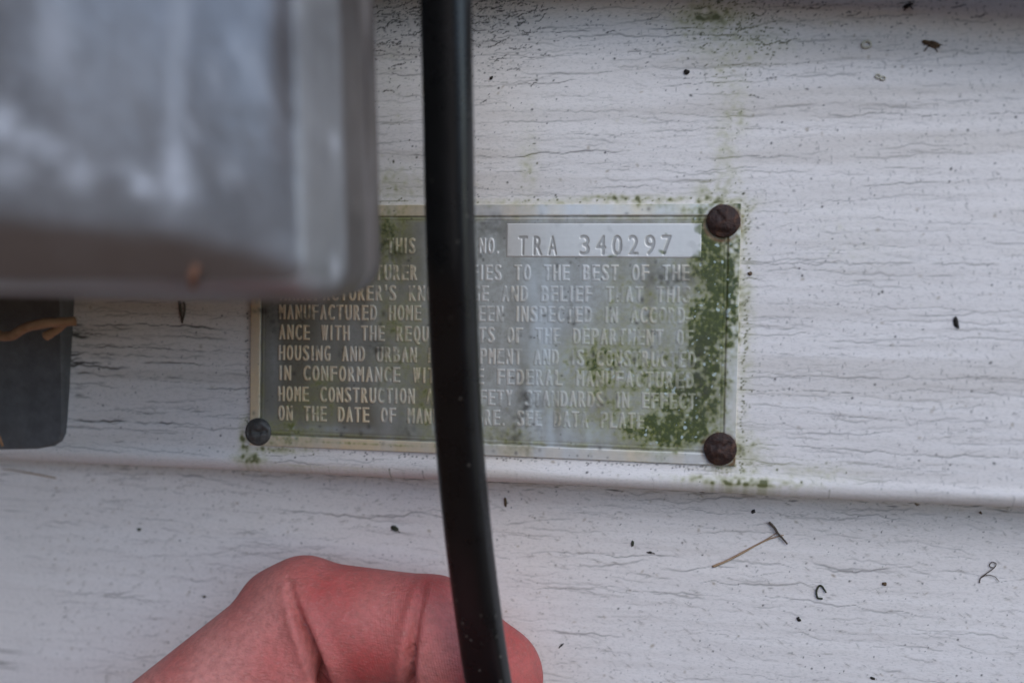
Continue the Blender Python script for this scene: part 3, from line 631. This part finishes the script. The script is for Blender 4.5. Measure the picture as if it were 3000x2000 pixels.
# ------------------------------------------------------------------ tubes, needles, crumbs
def smooth_path(P, n):
    P = np.asarray(P, float); N = len(P); t = np.linspace(0, N - 1, n); out = []
    for x in t:
        i = min(int(x), N - 2); f = x - i; p0, p1, p2, p3 = P[max(i - 1, 0)], P[i], P[i + 1], P[min(i + 2, N - 1)]
        out.append(0.5 * ((2 * p1) + (-p0 + p2) * f + (2 * p0 - 5 * p1 + 4 * p2 - p3) * f * f + (-p0 + 3 * p1 - 3 * p2 + p3) * f ** 3))
    return np.array(out)
def sweep(P, prof, up=np.array([0, -1.0, 0])):
    """prof(i, s) -> (k,2) section in mm (side, up)."""
    n = len(P); V = []; T = np.gradient(P, axis=0); T /= np.linalg.norm(T, axis=1)[:, None]
    for i in range(n):
        s = np.cross(T[i], up); s /= np.linalg.norm(s); u2 = np.cross(s, T[i]); q = prof(i, i / (n - 1)); V.append(P[i] + q[:, :1] * s + q[:, 1:] * u2)
    k = len(V[0]); V = np.concatenate(V); i = np.arange(n * k).reshape(n, k)
    f = np.stack([i[:-1], i[1:], np.roll(i[1:], -1, 1), np.roll(i[:-1], -1, 1)], -1).reshape(-1, 4)
    F_ = [tuple(x) for x in f] + [tuple(i[0]), tuple(i[-1][::-1])]
    return V, F_
def tube(P, r, k=8, rough=0.0):
    th = np.linspace(0, 2 * np.pi, k, endpoint=False); rad = r if callable(r) else (lambda s: r)
    return sweep(P, lambda i, s: np.stack([np.cos(th), np.sin(th)], 1) * rad(s) * (1 + rough * rng.uniform(-1, 1, (k, 1))))

CABLE_Z0 = float(W(1100, 1480, 30)[2]) * MM         # the cable's lower, dustier stretch
def build_cable():
    m, t, p = newmat('black_cable_jacket'); n = noise(t, 160, 5, .6); v = nd(t, 'ShaderNodeTexVoronoi'); v.inputs['Scale'].default_value = 620
    tc = nd(t, 'ShaderNodeTexCoord'); t.links.new(tc.outputs['Object'], v.inputs['Vector'])
    dust = ramp(t, v.outputs['Distance'], [(.08, (1, 1, 1)), (.16, (0, 0, 0))]); sep = nd(t, 'ShaderNodeSeparateColor'); t.links.new(v.outputs['Color'], sep.inputs[0])
    sx = nd(t, 'ShaderNodeSeparateXYZ'); t.links.new(tc.outputs['Object'], sx.inputs[0]); low = nd(t, 'ShaderNodeMapRange'); low.inputs['From Min'].default_value = CABLE_Z0; low.inputs['From Max'].default_value = CABLE_Z0 + .05; low.inputs['To Min'].default_value = .45; low.inputs['To Max'].default_value = .93; t.links.new(sx.outputs['Z'], low.inputs[0]); keep = mathn(t, 'GREATER_THAN', sep.outputs[0], low.outputs[0]); dm = mathn(t, 'MULTIPLY', dust, keep)
    c = mix(t, n, (.004, .004, .0045), (.009, .0085, .008)); c = mix(t, mathn(t, 'MULTIPLY', dm, .5), c, (.24, .22, .18))
    t.links.new(c, p.inputs['Base Color']); t.links.new(mathn(t, 'ADD', .17, mathn(t, 'MULTIPLY', n, .24)), p.inputs['Roughness'])
    bump(t, p, n, .0003, .25)
    H = [32, 31, 31, 31, 31, 31, 31, 31, 31, 30.5, 30, 30]
    ctr = [(1012, -1500), (1016, -700), (1021, -250), (1024, 0), (1029, 250), (1033, 480), (1043, 780), (1054, 1000), (1072, 1200), (1094, 1380), (1122, 1568), (1158, 1740), (1205, 1900)]
    P = [W(u, v_, H[min(i, 11)]) for i, (u, v_) in enumerate(ctr)]
    P = np.array(P); e = P[-1]; P = np.vstack([P, e + [9, -4, -30], e + [16, -2, -90], e + [14, 4, -220], e + [8, 6, -400], e + [4, 8, -560]])
    P = smooth_path(P, 260)
    hw, ht = 4.45, 2.3; th = np.linspace(0, 2 * np.pi, 40, endpoint=False); ex = 0.47
    x = np.sign(np.cos(th)) * np.abs(np.cos(th)) ** ex * hw; y = np.sign(np.sin(th)) * np.abs(np.sin(th)) ** .62 * ht
    def prof(i, s):
        a = math.radians(-20); return np.stack([x * math.cos(a) - y * math.sin(a), x * math.sin(a) + y * math.cos(a)], 1)
    V, f = sweep(P, prof); o = mesh_obj('cable', V, f, m, origin=P[0] * 0 + [0, -30, 0]); tag(o, 'flat glossy black cable hanging vertically in front of the plate and held by the finger', 'cable')
build_cable()

M_STRAW = flat_mat('dry_needle', (.27, .165, .09), (.44, .30, .18), 500, .6, 0, .0001)
M_ORANGE = flat_mat('orange_needle', (.24, .12, .055), (.40, .225, .12), 300, .8)
M_TWIG = flat_mat('dark_twig', (.05, .037, .028), (.12, .09, .065), 900, .8)
M_DARK = flat_mat('black_crumb', (.010, .009, .008), (.045, .036, .028), 1500, .85)
M_OLIVE = flat_mat('dark_olive_crumb', (.018, .022, .012), (.06, .062, .035), 1500, .85)
M_BROWN = flat_mat('brown_crumb', (.05, .028, .014), (.13, .08, .04), 1500, .85)
M_PALE = flat_mat('pale_shell', (.46, .42, .32), (.60, .56, .46), 1500, .6)
M_BROWN2 = flat_mat('rust_brown_leaf', (.13, .05, .025), (.24, .11, .06), 500, .8)
def needle(name, pix, r0, r1, mat, label, cat, lift=.25, extra=None, hs=None):
    P = [on_wall(u, v, lift + (i % 3) * .05) for i, (u, v) in enumerate(pix)] if hs is None else [W(u, v, h) for (u, v), h in zip(pix, hs)]
    P = smooth_path(P, 28); V, f = tube(P, lambda s: r0 + (r1 - r0) * s, 8, .10)
    for ep in (extra or []):
        Q = smooth_path([on_wall(u, v, lift + .1) for u, v in ep] if hs is None else [W(u, v, hs[0] - .5) for u, v in ep], 16); V2, f2 = tube(Q, lambda s: r1 * (1.1 - .4 * s), 8, .1)
        n = len(V); V = np.concatenate([V, V2]); f = f + [tuple(i + n for i in q) for q in f2]
    return tag(mesh_obj(name, V, f, mat), label, cat)
def crumb(pix, ru, rv, ang, mat, label, cat='debris', name='dirt_crumb', thick=.5, legs=0):
    p = on_wall(*pix, 0.05); n1_, n2_ = 9, 14; V = []; k = 0.0895
    ru *= .6; rv *= .6; nz = np.clip(1 + 0.45 * fnoise((n1_, n2_), .9, 1.1), .35, 2)
    for i in range(n1_):
        ph = math.pi * (i + .5) / n1_
        for j in range(n2_):
            th = 2 * math.pi * j / n2_; s = nz[i, j]
            x, y, z = math.sin(ph) * math.cos(th) * ru * k * s, math.sin(ph) * math.sin(th) * rv * k * s, math.cos(ph) * thick * min(ru, rv) * k * s
            V.append(FM @ np.array([x * math.cos(ang) - y * math.sin(ang), x * math.sin(ang) + y * math.cos(ang), z + thick * min(ru, rv) * k * .7]) + p)
    idx = np.arange(n1_ * n2_).reshape(n1_, n2_); f = [tuple(q) for q in np.stack([idx[:-1], idx[1:], np.roll(idx[1:], -1, 1), np.roll(idx[:-1], -1, 1)], -1).reshape(-1, 4)]
    f += [tuple(idx[0]), tuple(idx[-1][::-1])]; V = np.array(V)
    for l in range(legs):
        a = ang + random.uniform(-1, 1) + (math.pi if l % 2 else 0); e = FM @ np.array([math.cos(a), math.sin(a), 0]) * ru * k * random.uniform(1.3, 1.8)
        up = FM @ np.array([0, 0, .2]); V2, f2 = tube(smooth_path([p + up, p + e * .6 + up, p + e + up * .3 + FM @ np.array([.15, -.2, 0])], 8), .09, 6); n = len(V)
        V = np.concatenate([V, V2]); f += [tuple(i + n for i in q) for q in f2]
    return tag(mesh_obj(name, V, f, mat), label, cat)
needle('pine_needle', [(1637, 1300), (1668, 1287), (1700, 1270), (1738, 1250), (1768, 1236), (1800, 1227)], .28, .12, M_STRAW, 'tan dry pine needle pair lying slantwise on the lower siding board', 'pine needle', extra=[[(1660, 1292), (1700, 1272), (1750, 1243), (1786, 1221)]])
needle('twig', [(1766, 1197), (1777, 1208), (1786, 1222), (1797, 1234), (1808, 1247)], .30, .17, M_TWIG, 'short dark twig crossing the tip of the pine needle', 'twig', lift=.7)
needle('pine_needle', [(8, 1076), (40, 1080), (80, 1087), (130, 1097)], .12, .2, M_STRAW, 'thin brown needle sliver just below the dark grey block', 'pine needle')
needle('curled_stem', [(1889, 1373), (1878, 1371), (1875, 1357), (1881, 1344), (1888, 1345), (1897, 1359)], .21, .17, M_OLIVE, 'small dark olive stem curled like a hook on the lower board', 'plant stem')
needle('curled_stem', [(2249, 1337), (2252, 1325), (2268, 1313), (2282, 1303), (2287, 1293), (2277, 1289), (2272, 1298), (2282, 1303)], .11, .08, M_TWIG, 'thin grey looped thread of stem at the far right of the lower board', 'plant stem', extra=[[(2252, 1325), (2266, 1319), (2283, 1322), (2294, 1334)]])
needle('pine_needle', [(-60, 752), (-10, 768), (22, 772), (60, 752), (100, 743), (140, 740), (174, 737)], 1.0, .85, M_ORANGE, 'orange brown dry pine needle bundle caught in front of the dark grey block', 'pine needle', hs=[30, 31, 32, 33, 33, 32, 31], extra=[[(105, 772), (130, 758), (150, 742)]])
needle('twig', [(413, 690), (416, 712), (419, 728), (420, 742)], .35, .22, M_TWIG, 'short upright brown twig on the siding just under the metal box', 'twig', extra=[[(424, 692), (426, 715), (421, 738)]])
needle('pine_needle', [(-14, 975), (-2, 1002), (6, 1024)], .35, .25, M_ORANGE, 'orange needle stub at the lower left edge of the dark grey block', 'pine needle', hs=[9, 9, 8.5])
crumb((910, 1213), 15, 8, -.25, M_OLIVE, 'dark green black leaf scrap left of the cable below the plate', 'leaf scrap', 'leaf_scrap', .5, 2)
crumb((2195, 738), 6, 16, .25, M_DARK, 'upright black fleck on the siding right of the plate', thick=.7)
crumb((2140, 103), 20, 11, -.4, M_BROWN, 'brown winged husk stuck on the siding near the top right', 'insect husk', 'insect_husk', .5, 4)
crumb((2086, 14), 13, 7, .3, M_DARK, 'dark branching crumb at the top edge, right of centre', legs=4)
crumb((1288, 1481), 12, 3.2, .8, M_DARK, 'sharp black splinter below the fingertip on the lower board', thick=1.)
crumb((320, 1215), 8, 6, .3, M_OLIVE, 'small dark grey crumb on the lower board left of the finger')
crumb((1130, 180), 6, 6, 0, M_DARK, 'round black dot beside the cable above the plate', thick=.8)
crumb((1577, 166), 7, 7, .3, M_DARK, 'round black dot above the number strip', thick=.8)
crumb((1160, 1150), 4.5, 14, .1, M_BROWN, 'upright brown chip below the plate right of the cable', thick=.8)
crumb((1452, 1248), 4, 9, -.1, M_OLIVE, 'small grey upright chip on the lower board left of the pine needle', thick=.8)
crumb((1494, 1268), 9, 4, -.2, M_DARK, 'dark crumb cluster beside the small grey chip', thick=.8, legs=1)
crumb((2005, 1556), 7, 5, -.2, M_DARK, 'black crumb at the bottom edge of the picture right of centre')
crumb((1835, 1420), 6, 7, .3, M_DARK, 'black crumb under the hooked olive stem', thick=.8)
crumb((2030, 1338), 8, 5, 0, M_BROWN, 'reddish brown crumb between hooked stem and looped thread', thick=.8)
crumb((1731, 1174), 7, 5, .5, M_DARK, 'black crumb just below the siding lap above the twig', thick=.8)
crumb((2106, 1157), 9, 4, -.3, M_BROWN, 'long dark chip in the shade of the siding lap', thick=.8)
crumb((2251, 1175), 8, 5, .1, M_BROWN, 'brown crumb under the siding lap at far right', thick=.8)
crumb((1720, 628), 6, 5, .1, M_BROWN, 'rust brown speck on the siding beside the right edge of the plate', thick=.6)
crumb((470, 1370), 5, 4, .1, M_OLIVE, 'tiny olive crumb on the lower board close to the knuckle', thick=.6)
def shell(u, v, r, label, tubes=1):
    p = on_wall(u, v, 0.12); th = np.linspace(0, 2 * np.pi, 25); V = np.zeros((0, 3)); f = []
    for t_ in range(tubes):
        c = p + FM @ np.array([t_ * r * 2.1, -t_ * r * .9, 0.0])
        Q = np.array([c + FM @ np.array([math.cos(a) * r, math.sin(a) * r * .8, 0.1]) for a in th]); V2, f2 = tube(Q, .22 * r + .08, 8, .15); n = len(V)
        V = np.concatenate([V, V2]); f += [tuple(i + n for i in q) for q in f2]
    return tag(mesh_obj('egg_case', V, f, M_PALE), label, 'egg case')
shell(1990, 103, .8, 'pale ring shaped insect egg case with dark centre near the top right')
shell(2016, 176, .42, 'pair of small joined pale egg cases under the ring shaped one', 2)
p = W(441, 632, 76.3)
tag(mesh_obj('leaf_flake', *tube(smooth_path([W(452, 610, 77.6), W(444, 628, 78), W(440, 645, 77.5), W(446, 662, 75)], 14), lambda s: .6 - .2 * s, 8, .2), M_BROWN2), 'orange brown leaf flake stuck on the lower front of the metal box', 'leaf flake')

# ------------------------------------------------------------------ the hand
class Field:
    def __init__(s, lo, hi, h):
        s.lo = np.array(lo, float); s.h = h; s.n = np.ceil((np.array(hi) - lo) / h).astype(int) + 1
        s.ax = [s.lo[i] + h * np.arange(s.n[i]) for i in range(3)]
    def new(s): return np.full(s.n, 12.0, np.float32)
    def sl(s, mn, mx):
        i0 = np.clip(((mn - s.lo) / s.h).astype(int), 0, s.n); i1 = np.clip(((mx - s.lo) / s.h).astype(int) + 2, 0, s.n)
        return tuple(slice(a, b) for a, b in zip(i0, i1))
    def cap(s, arr, a, b, ra, rb, k=3.0, flat=None):
        a, b = np.asarray(a, float), np.asarray(b, float); R = max(ra, rb) + 11
        sl = s.sl(np.minimum(a, b) - R, np.maximum(a, b) + R)
        X = s.ax[0][sl[0]][:, None, None]; Y = s.ax[1][sl[1]][None, :, None]; Z = s.ax[2][sl[2]][None, None, :]
        d = b - a; L2 = d @ d + 1e-9
        t = np.clip(((X - a[0]) * d[0] + (Y - a[1]) * d[1] + (Z - a[2]) * d[2]) / L2, 0, 1)
        qx, qy, qz = X - a[0] - t * d[0], Y - a[1] - t * d[1], Z - a[2] - t * d[2]
        D = np.sqrt(qx * qx + qy * qy + qz * qz) - (ra + (rb - ra) * t)
        c = arr[sl]; hh = np.clip(0.5 + 0.5 * (c - D) / k, 0, 1); arr[sl] = c * (1 - hh) + D * hh - k * hh * (1 - hh)
    def smin(s, A, B, k): hh = np.clip(.5 + .5 * (A - B) / k, 0, 1); return A * (1 - hh) + B * hh - k * hh * (1 - hh)
def surface_nets(Fd, lo, h):
    S = Fd < 0; n = np.array(Fd.shape) - 1
    cnt = np.zeros(n, np.int8); offs = [(i, j, k) for i in (0, 1) for j in (0, 1) for k in (0, 1)]
    for o in offs: cnt += S[o[0]:o[0] + n[0], o[1]:o[1] + n[1], o[2]:o[2] + n[2]]
    cells = np.argwhere((cnt > 0) & (cnt < 8)); acc = np.zeros((len(cells), 3)); num = np.zeros(len(cells))
    for a in offs:
        for ax in range(3):
            if a[ax]: continue
            b = list(a); b[ax] = 1; ca = cells + a; cb = cells + b
            fa = Fd[tuple(ca.T)]; fb = Fd[tuple(cb.T)]; m = (fa < 0) != (fb < 0); t = np.where(m, fa / np.where(m, fa - fb, 1), 0)
            p = np.array(a, float)[None] + 0 * acc; p[:, ax] += t; acc += p * m[:, None]; num += m
    V = (cells + acc / num[:, None]) * h + lo
    vid = -np.ones(n, np.int32); vid[tuple(cells.T)] = np.arange(len(cells)); faces = []
    for ax in range(3):
        s0 = [slice(1, n[i]) for i in range(3)]; s0[ax] = slice(0, n[ax]); s1 = list(s0); s1[ax] = slice(1, n[ax] + 1)
        A, B = S[tuple(s0)], S[tuple(s1)]; e = np.argwhere(A != B) ; base = np.array([1, 1, 1]); base[ax] = 0; e = e + base
        sgn = S[tuple(e.T)]; u, v = (ax + 1) % 3, (ax + 2) % 3
        du = np.zeros(3, int); du[u] = 1; dv = np.zeros(3, int); dv[v] = 1
        q = np.stack([vid[tuple((e - du - dv).T)], vid[tuple((e - dv).T)], vid[tuple(e.T)], vid[tuple((e - du).T)]], 1)
        q[~sgn] = q[~sgn][:, ::-1]; faces.append(q)
    return V, np.concatenate(faces)
def biggest(V, f):
    lab = np.arange(len(V))
    while True:
        m = lab[f].min(1); new = lab.copy(); np.minimum.at(new, f.ravel(), np.repeat(m, 4)); new = new[new]
        if (new == lab).all(): break
        lab = new
    keep = lab == np.bincount(lab).argmax(); idx = np.cumsum(keep) - 1
    return V[keep], idx[f[keep[f[:, 0]]]]
def vsmooth(V, f, it, lam=.5):
    e = np.concatenate([f[:, [0, 1]], f[:, [1, 2]], f[:, [2, 3]], f[:, [3, 0]]]); n = len(V); deg = np.bincount(e[:, 0], minlength=n)[:, None] + np.bincount(e[:, 1], minlength=n)[:, None]
    for i in range(it):
        s = np.stack([np.bincount(e[:, 0], V[e[:, 1], k], n) + np.bincount(e[:, 1], V[e[:, 0], k], n) for k in range(3)], 1) / deg
        V = V + (lam if i % 2 == 0 else -lam * .95) * (s - V)
    return V
def vnormals(V, f):
    N = np.cross(V[f[:, 2]] - V[f[:, 0]], V[f[:, 3]] - V[f[:, 1]]); o = np.zeros_like(V)
    for k in range(4):
        for c in range(3): o[:, c] += np.bincount(f[:, k], N[:, c], len(V))
    return o / (np.linalg.norm(o, axis=1)[:, None] + 1e-9)
def unit(v): v = np.asarray(v, float); return v / np.linalg.norm(v)
def turn(v, axis, deg): a = unit(axis); r = math.radians(deg); return v * math.cos(r) + np.cross(a, v) * math.sin(r) + a * (a @ v) * (1 - math.cos(r))

def build_hand():
    PIP, DIP, TIP = W(702, 1420, 12), W(988, 1450, 12), W(1124, 1552, 12)
    MCP = PIP + np.array([-34, -15, -27.5])
    kax = unit([.22, .16, -.96]); d0 = unit(PIP - MCP)
    wrist = MCP + np.array([-34, -52, -66.]) + kax * 18
    lo = np.minimum.reduce([MCP, wrist, PIP, TIP]) - 62; hi = np.maximum.reduce([MCP, PIP, TIP]) + 24
    lo[2] = wrist[2] - 70; lo[0] = wrist[0] - 62; lo[1] = wrist[1] - 60; hi[0] = TIP[0] + 34; hi[1] = 14
    G = Field(lo, hi, 0.8)
    fingers = []
    ix = G.new()
    G.cap(ix, MCP, PIP, 12.3, 12.0, 3); G.cap(ix, PIP, DIP, 11.8, 11.1, 1.6); G.cap(ix, DIP, TIP, 11.0, 10.4, 1.6); G.cap(ix, PIP + np.array([-6.5, 1, 1.6]), PIP + np.array([-1, 1, 4.5]), 8.3, 8.0, 2)
    md = unit(DIP - PIP); pal = np.array([0, 0, -1.0])
    G.cap(ix, PIP + md * 8 + pal * 3.2, PIP + md * 15 + pal * 3.2, 10.2, 10.0, 2.0)     # pads of the bent finger
    G.cap(ix, PIP + d0 * -10 + np.array([4, 0, -3.]), PIP + d0 * -24 + np.array([4, 0, -3.]), 11.2, 11.5, 2.5)
    tdir = unit(TIP - DIP); G.cap(ix, DIP + tdir * 8 + np.array([-2., -.5, -1.]), TIP + tdir * 1, 9.2, 9.4, 2.5)
    fingers.append(ix)
    tips = [(TIP, tdir, unit(np.array([.55, .75, .40])), 9.4)]
    curl = turn(kax, [1, 0, 0], 0)
    for i, (l1, l2, l3, r, fl) in enumerate([(45, 27, 22, 10.0, 50), (42, 25, 22, 9.4, 58), (33, 19, 20, 8.2, 62)]):
        M = MCP + kax * 19.5 * (i + 1) + d0 * (-2 - 4 * i) + np.array([0, -2.0 * i, 0])
        f = G.new(); d1 = turn(d0, kax, 62 + 4 * i); d1 = unit(d1); p1 = M + d1 * l1; d2 = turn(d1, kax, 100); p2 = p1 + d2 * l2; d3 = turn(d2, kax, fl + 22); p3 = p2 + d3 * (l3 - r * .8)
        G.cap(f, M, p1, r * 1.12, r, 3); G.cap(f, p1, p2, r, r * .94, 1.6); G.cap(f, p2, p3, r * .94, r * .82, 1.6); fingers.append(f)
        tips.append((p3, unit(p3 - p2), unit(np.cross(kax, p3 - p2)) * -1, r * .82))
    palm = G.new(); lastM = MCP + kax * 58 + d0 * -10
    for s in np.linspace(0, 1, 5):
        M = MCP * (1 - s) + lastM * s; G.cap(palm, M - d0 * 2, wrist + kax * (s - .5) * 34 , 12.5 - 2.5 * s, 14, 6)
    fw = unit(wrist - (MCP + lastM) / 2)
    G.cap(palm, wrist + kax * -9, wrist + kax * -9 + fw * 75, 17.5, 21, 8); G.cap(palm, wrist + kax * 9, wrist + kax * 9 + fw * 75, 17, 21, 8)
    TT = W(1142, 1745, 45); TIPJ = TT + np.array([-27, -10, -13.]); TM = TIPJ + np.array([-27, -9, -13.]); TC = wrist + np.array([10, -6, 14.])
    th = G.new(); G.cap(th, TC, TM, 11.5, 12.5, 5); G.cap(th, TM, TIPJ, 12.4, 11.4, 3); G.cap(th, TIPJ, TT, 11.2, 9.6, 2)
    G.cap(palm, TC, TM * .6 + MCP * .4, 15, 9, 8)                        # web and thenar
    tips.append((TT, unit(TT - TIPJ), unit([0, -1, .25]), 9.6))
    B = G.smin(palm, th, 10)
    for f in fingers: B = np.minimum(B, f) if False else G.smin(B, f, 3.0 if f is not ix else 2.0)
    V, f = surface_nets(B, G.lo, G.h)
    V, f = biggest(V, f); V = vsmooth(V, f, 6); N = vnormals(V, f); U, Vp = proj(V); view = unit(CAM - PIP); facing = sstep(N @ view, -.1, .35)
    near = sstep(np.linalg.norm(V - PIP, axis=1), 62, 50)
    disp = np.zeros(len(V)); deep = np.zeros(len(V))
    def crease(pts, wpx, dmm, ridge=.35):
        nonlocal disp, deep
        q = smooth_path([(a, b) for a, b, c in pts], 40); kk = np.interp(np.linspace(0, 1, 40), np.linspace(0, 1, len(pts)), [c for _, _, c in pts])
        sel = np.where((U > q[:, 0].min() - 90) & (U < q[:, 0].max() + 90) & (Vp > q[:, 1].min() - 60) & (Vp < q[:, 1].max() + 60))[0]
        d = np.hypot(U[sel, None] - q[None, :, 0], Vp[sel, None] - q[None, :, 1]); j = d.argmin(1); dm = d.min(1); k = kk[j]
        ww = wpx * (.6 + .6 * k); g = np.exp(-0.5 * (dm / ww) ** 2) * k * facing[sel] * near[sel]; r = np.exp(-0.5 * ((dm - 3.2 * ww) / (1.7 * ww)) ** 2) * k * facing[sel] * near[sel]
        disp[sel] += -dmm * g + ridge * dmm * r * .6; deep[sel] = np.maximum(deep[sel], g)
    crease([(664, 1325, .10), (670, 1365, .35), (690, 1425, .8), (714, 1485, 1.1), (738, 1550, 1.4), (756, 1620, 1.5)], 6, 4.4)
    crease([(975, 1335, .12), (966, 1375, .45), (955, 1430, .8), (945, 1500, 1.0), (941, 1560, 1.15), (940, 1640, 1.2)], 5.5, 3.4)
    crease([(560, 1420, .05), (600, 1440, .14), (650, 1470, .10)], 4, .5); crease([(520, 1470, .05), (580, 1500, .12), (640, 1545, .06)], 4, .5); crease([(690, 1345, .15), (730, 1370, .10), (790, 1380, .04)], 4, .5)
    crease([(700, 1400, .25), (728, 1440, .18), (760, 1500, .10)], 4, .6); crease([(640, 1400, .12), (665, 1470, .22), (690, 1550, .2)], 4, .6)
    crease([(640, 1290, .15), (648, 1330, .12), (668, 1380, .05)], 7, .5); crease([(575, 1305, .3), (600, 1330, .2), (622, 1372, .05)], 5, .5)
    for off in (-22, 24): crease([(975 + off, 1360, .1), (960 + off, 1430, .22), (950 + off, 1520, .15)], 4, .6)
    V = V + N * disp[:, None]
    rx = (V[:, 0] - PIP[0]); red = 0.5 + 0.3 * np.sin(V[:, 0] * .31 + 1) * np.sin(V[:, 2] * .27) 
    red = np.clip(red + .5 * np.exp(-((U - 830) / 170) ** 2 - ((Vp - 1440) / 150) ** 2) + .45 * np.exp(-((U - 1010) / 50) ** 2 - ((Vp - 1400) / 70) ** 2) + .5 * sstep(U, 1080, 1150) - .35 * sstep(U, 680, 560), 0, 1)
    nail = np.zeros(len(V))
    for (P0, dr, up, r) in tips:
        x = (V - P0) @ dr; y = (V - P0) @ np.cross(dr, up); z = (V - P0) @ up
        nail = nail if r == 9.4 and P0 is TIP else np.maximum(nail, sstep(z, r * .45, r * .6) * sstep(np.abs(x - 1.0), 6.5, 6.0) * sstep(np.abs(y), r * .78, r * .7) * (np.linalg.norm(V - P0, axis=1) < r * 1.6))
    ridge = .35 * sstep(U, 800, 930) * facing * near
    m, t, p = newmat('skin'); a = attr(t, 'skin'); n = noise(t, 120, 5, .6); n2 = noise(t, 2300, 3, .6, stretch=(.45, 1, 1)); n4 = noise(t, 700, 4, .65); vein = noise(t, 45, 3, .5)
    c = mix(t, a[0], (.72, .29, .24), (.52, .032, .028)); c = mix(t, ramp(t, vein, [(.35, (0, 0, 0)), (.7, (.6, .6, .6))]), c, (.66, .26, .23))
    c = mix(t, mathn(t, 'MULTIPLY', n, .4), c, (.33, .10, .085)); c = mix(t, ramp(t, n4, [(.35, (.45, .45, .45)), (.6, (0, 0, 0))]), c, (.30, .10, .08)); c = mix(t, ramp(t, n2, [(.55, (0, 0, 0)), (.8, (.35, .35, .35))]), c, (.55, .33, .27)); c = mix(t, a[1], c, (.5, .3, .25))
    t.links.new(c, p.inputs['Base Color']); t.links.new(mathn(t, 'ADD', .42, mathn(t, 'MULTIPLY', n4, .22)), p.inputs['Roughness'])
    p.inputs['Specular IOR Level'].default_value = .3; p.inputs['Subsurface Weight'].default_value = .2; p.inputs['Subsurface Radius'].default_value = (1, .35, .2); p.inputs['Subsurface Scale'].default_value = .0022
    tc = nd(t, 'ShaderNodeTexCoord'); wv = nd(t, 'ShaderNodeTexWave'); wv.wave_type = 'BANDS'; wv.bands_direction = 'X'; wv.inputs['Scale'].default_value = 640; wv.inputs['Distortion'].default_value = 2.2; wv.inputs['Detail'].default_value = 1; wv.inputs['Detail Scale'].default_value = .12
    mp = nd(t, 'ShaderNodeMapping'); mp.inputs['Rotation'].default_value = (0, math.radians(12), 0); t.links.new(tc.outputs['Object'], mp.inputs[0]); t.links.new(mp.outputs[0], wv.inputs['Vector'])
    hgt = mathn(t, 'MULTIPLY', wv.outputs['Fac'], a[2]); b = bump(t, p, hgt, .00012, .8); b = bump(t, p, n2, .0003, .7, b); b = bump(t, p, n4, .0004, .5, b); b = bump(t, p, n, .0008, .4, b)
    vo = nd(t, 'ShaderNodeTexVoronoi', feature='DISTANCE_TO_EDGE'); vo.inputs['Scale'].default_value = 900; mp2 = nd(t, 'ShaderNodeMapping'); mp2.inputs['Scale'].default_value = (.55, 1, 1); t.links.new(tc.outputs['Object'], mp2.inputs[0]); t.links.new(mp2.outputs[0], vo.inputs['Vector'])
    bump(t, p, ramp(t, vo.outputs['Distance'], [(0, (0, 0, 0)), (.12, (1, 1, 1))]),   .00005, .16, b)
    root = empty('hand', wrist, 'bare hand with a reddish bent index finger hooked behind the black cable', 'hand')
    mesh_obj('skin', V, f, m, root, attr={'skin': np.stack([red, nail, ridge], -1)}, origin=PIP)
    # sleeve over the forearm, out of the picture
    S0 = wrist + fw * 46; P = np.array([S0 + fw * x for x in np.linspace(0, 260, 14)]); th_ = np.linspace(0, 2 * np.pi, 40, endpoint=False)
    def prof(i, s):
        r = 33 + 12 * s + 1.5 * math.sin(i * 2.1); return np.stack([np.cos(th_) * r * 1.15, np.sin(th_) * r], 1)
    Vs, fs = sweep(P, prof, up=kax); mesh_obj('sleeve', Vs, fs, flat_mat('dark_fleece', (.03, .035, .045), (.06, .065, .08), 900, .95), root)
build_hand()
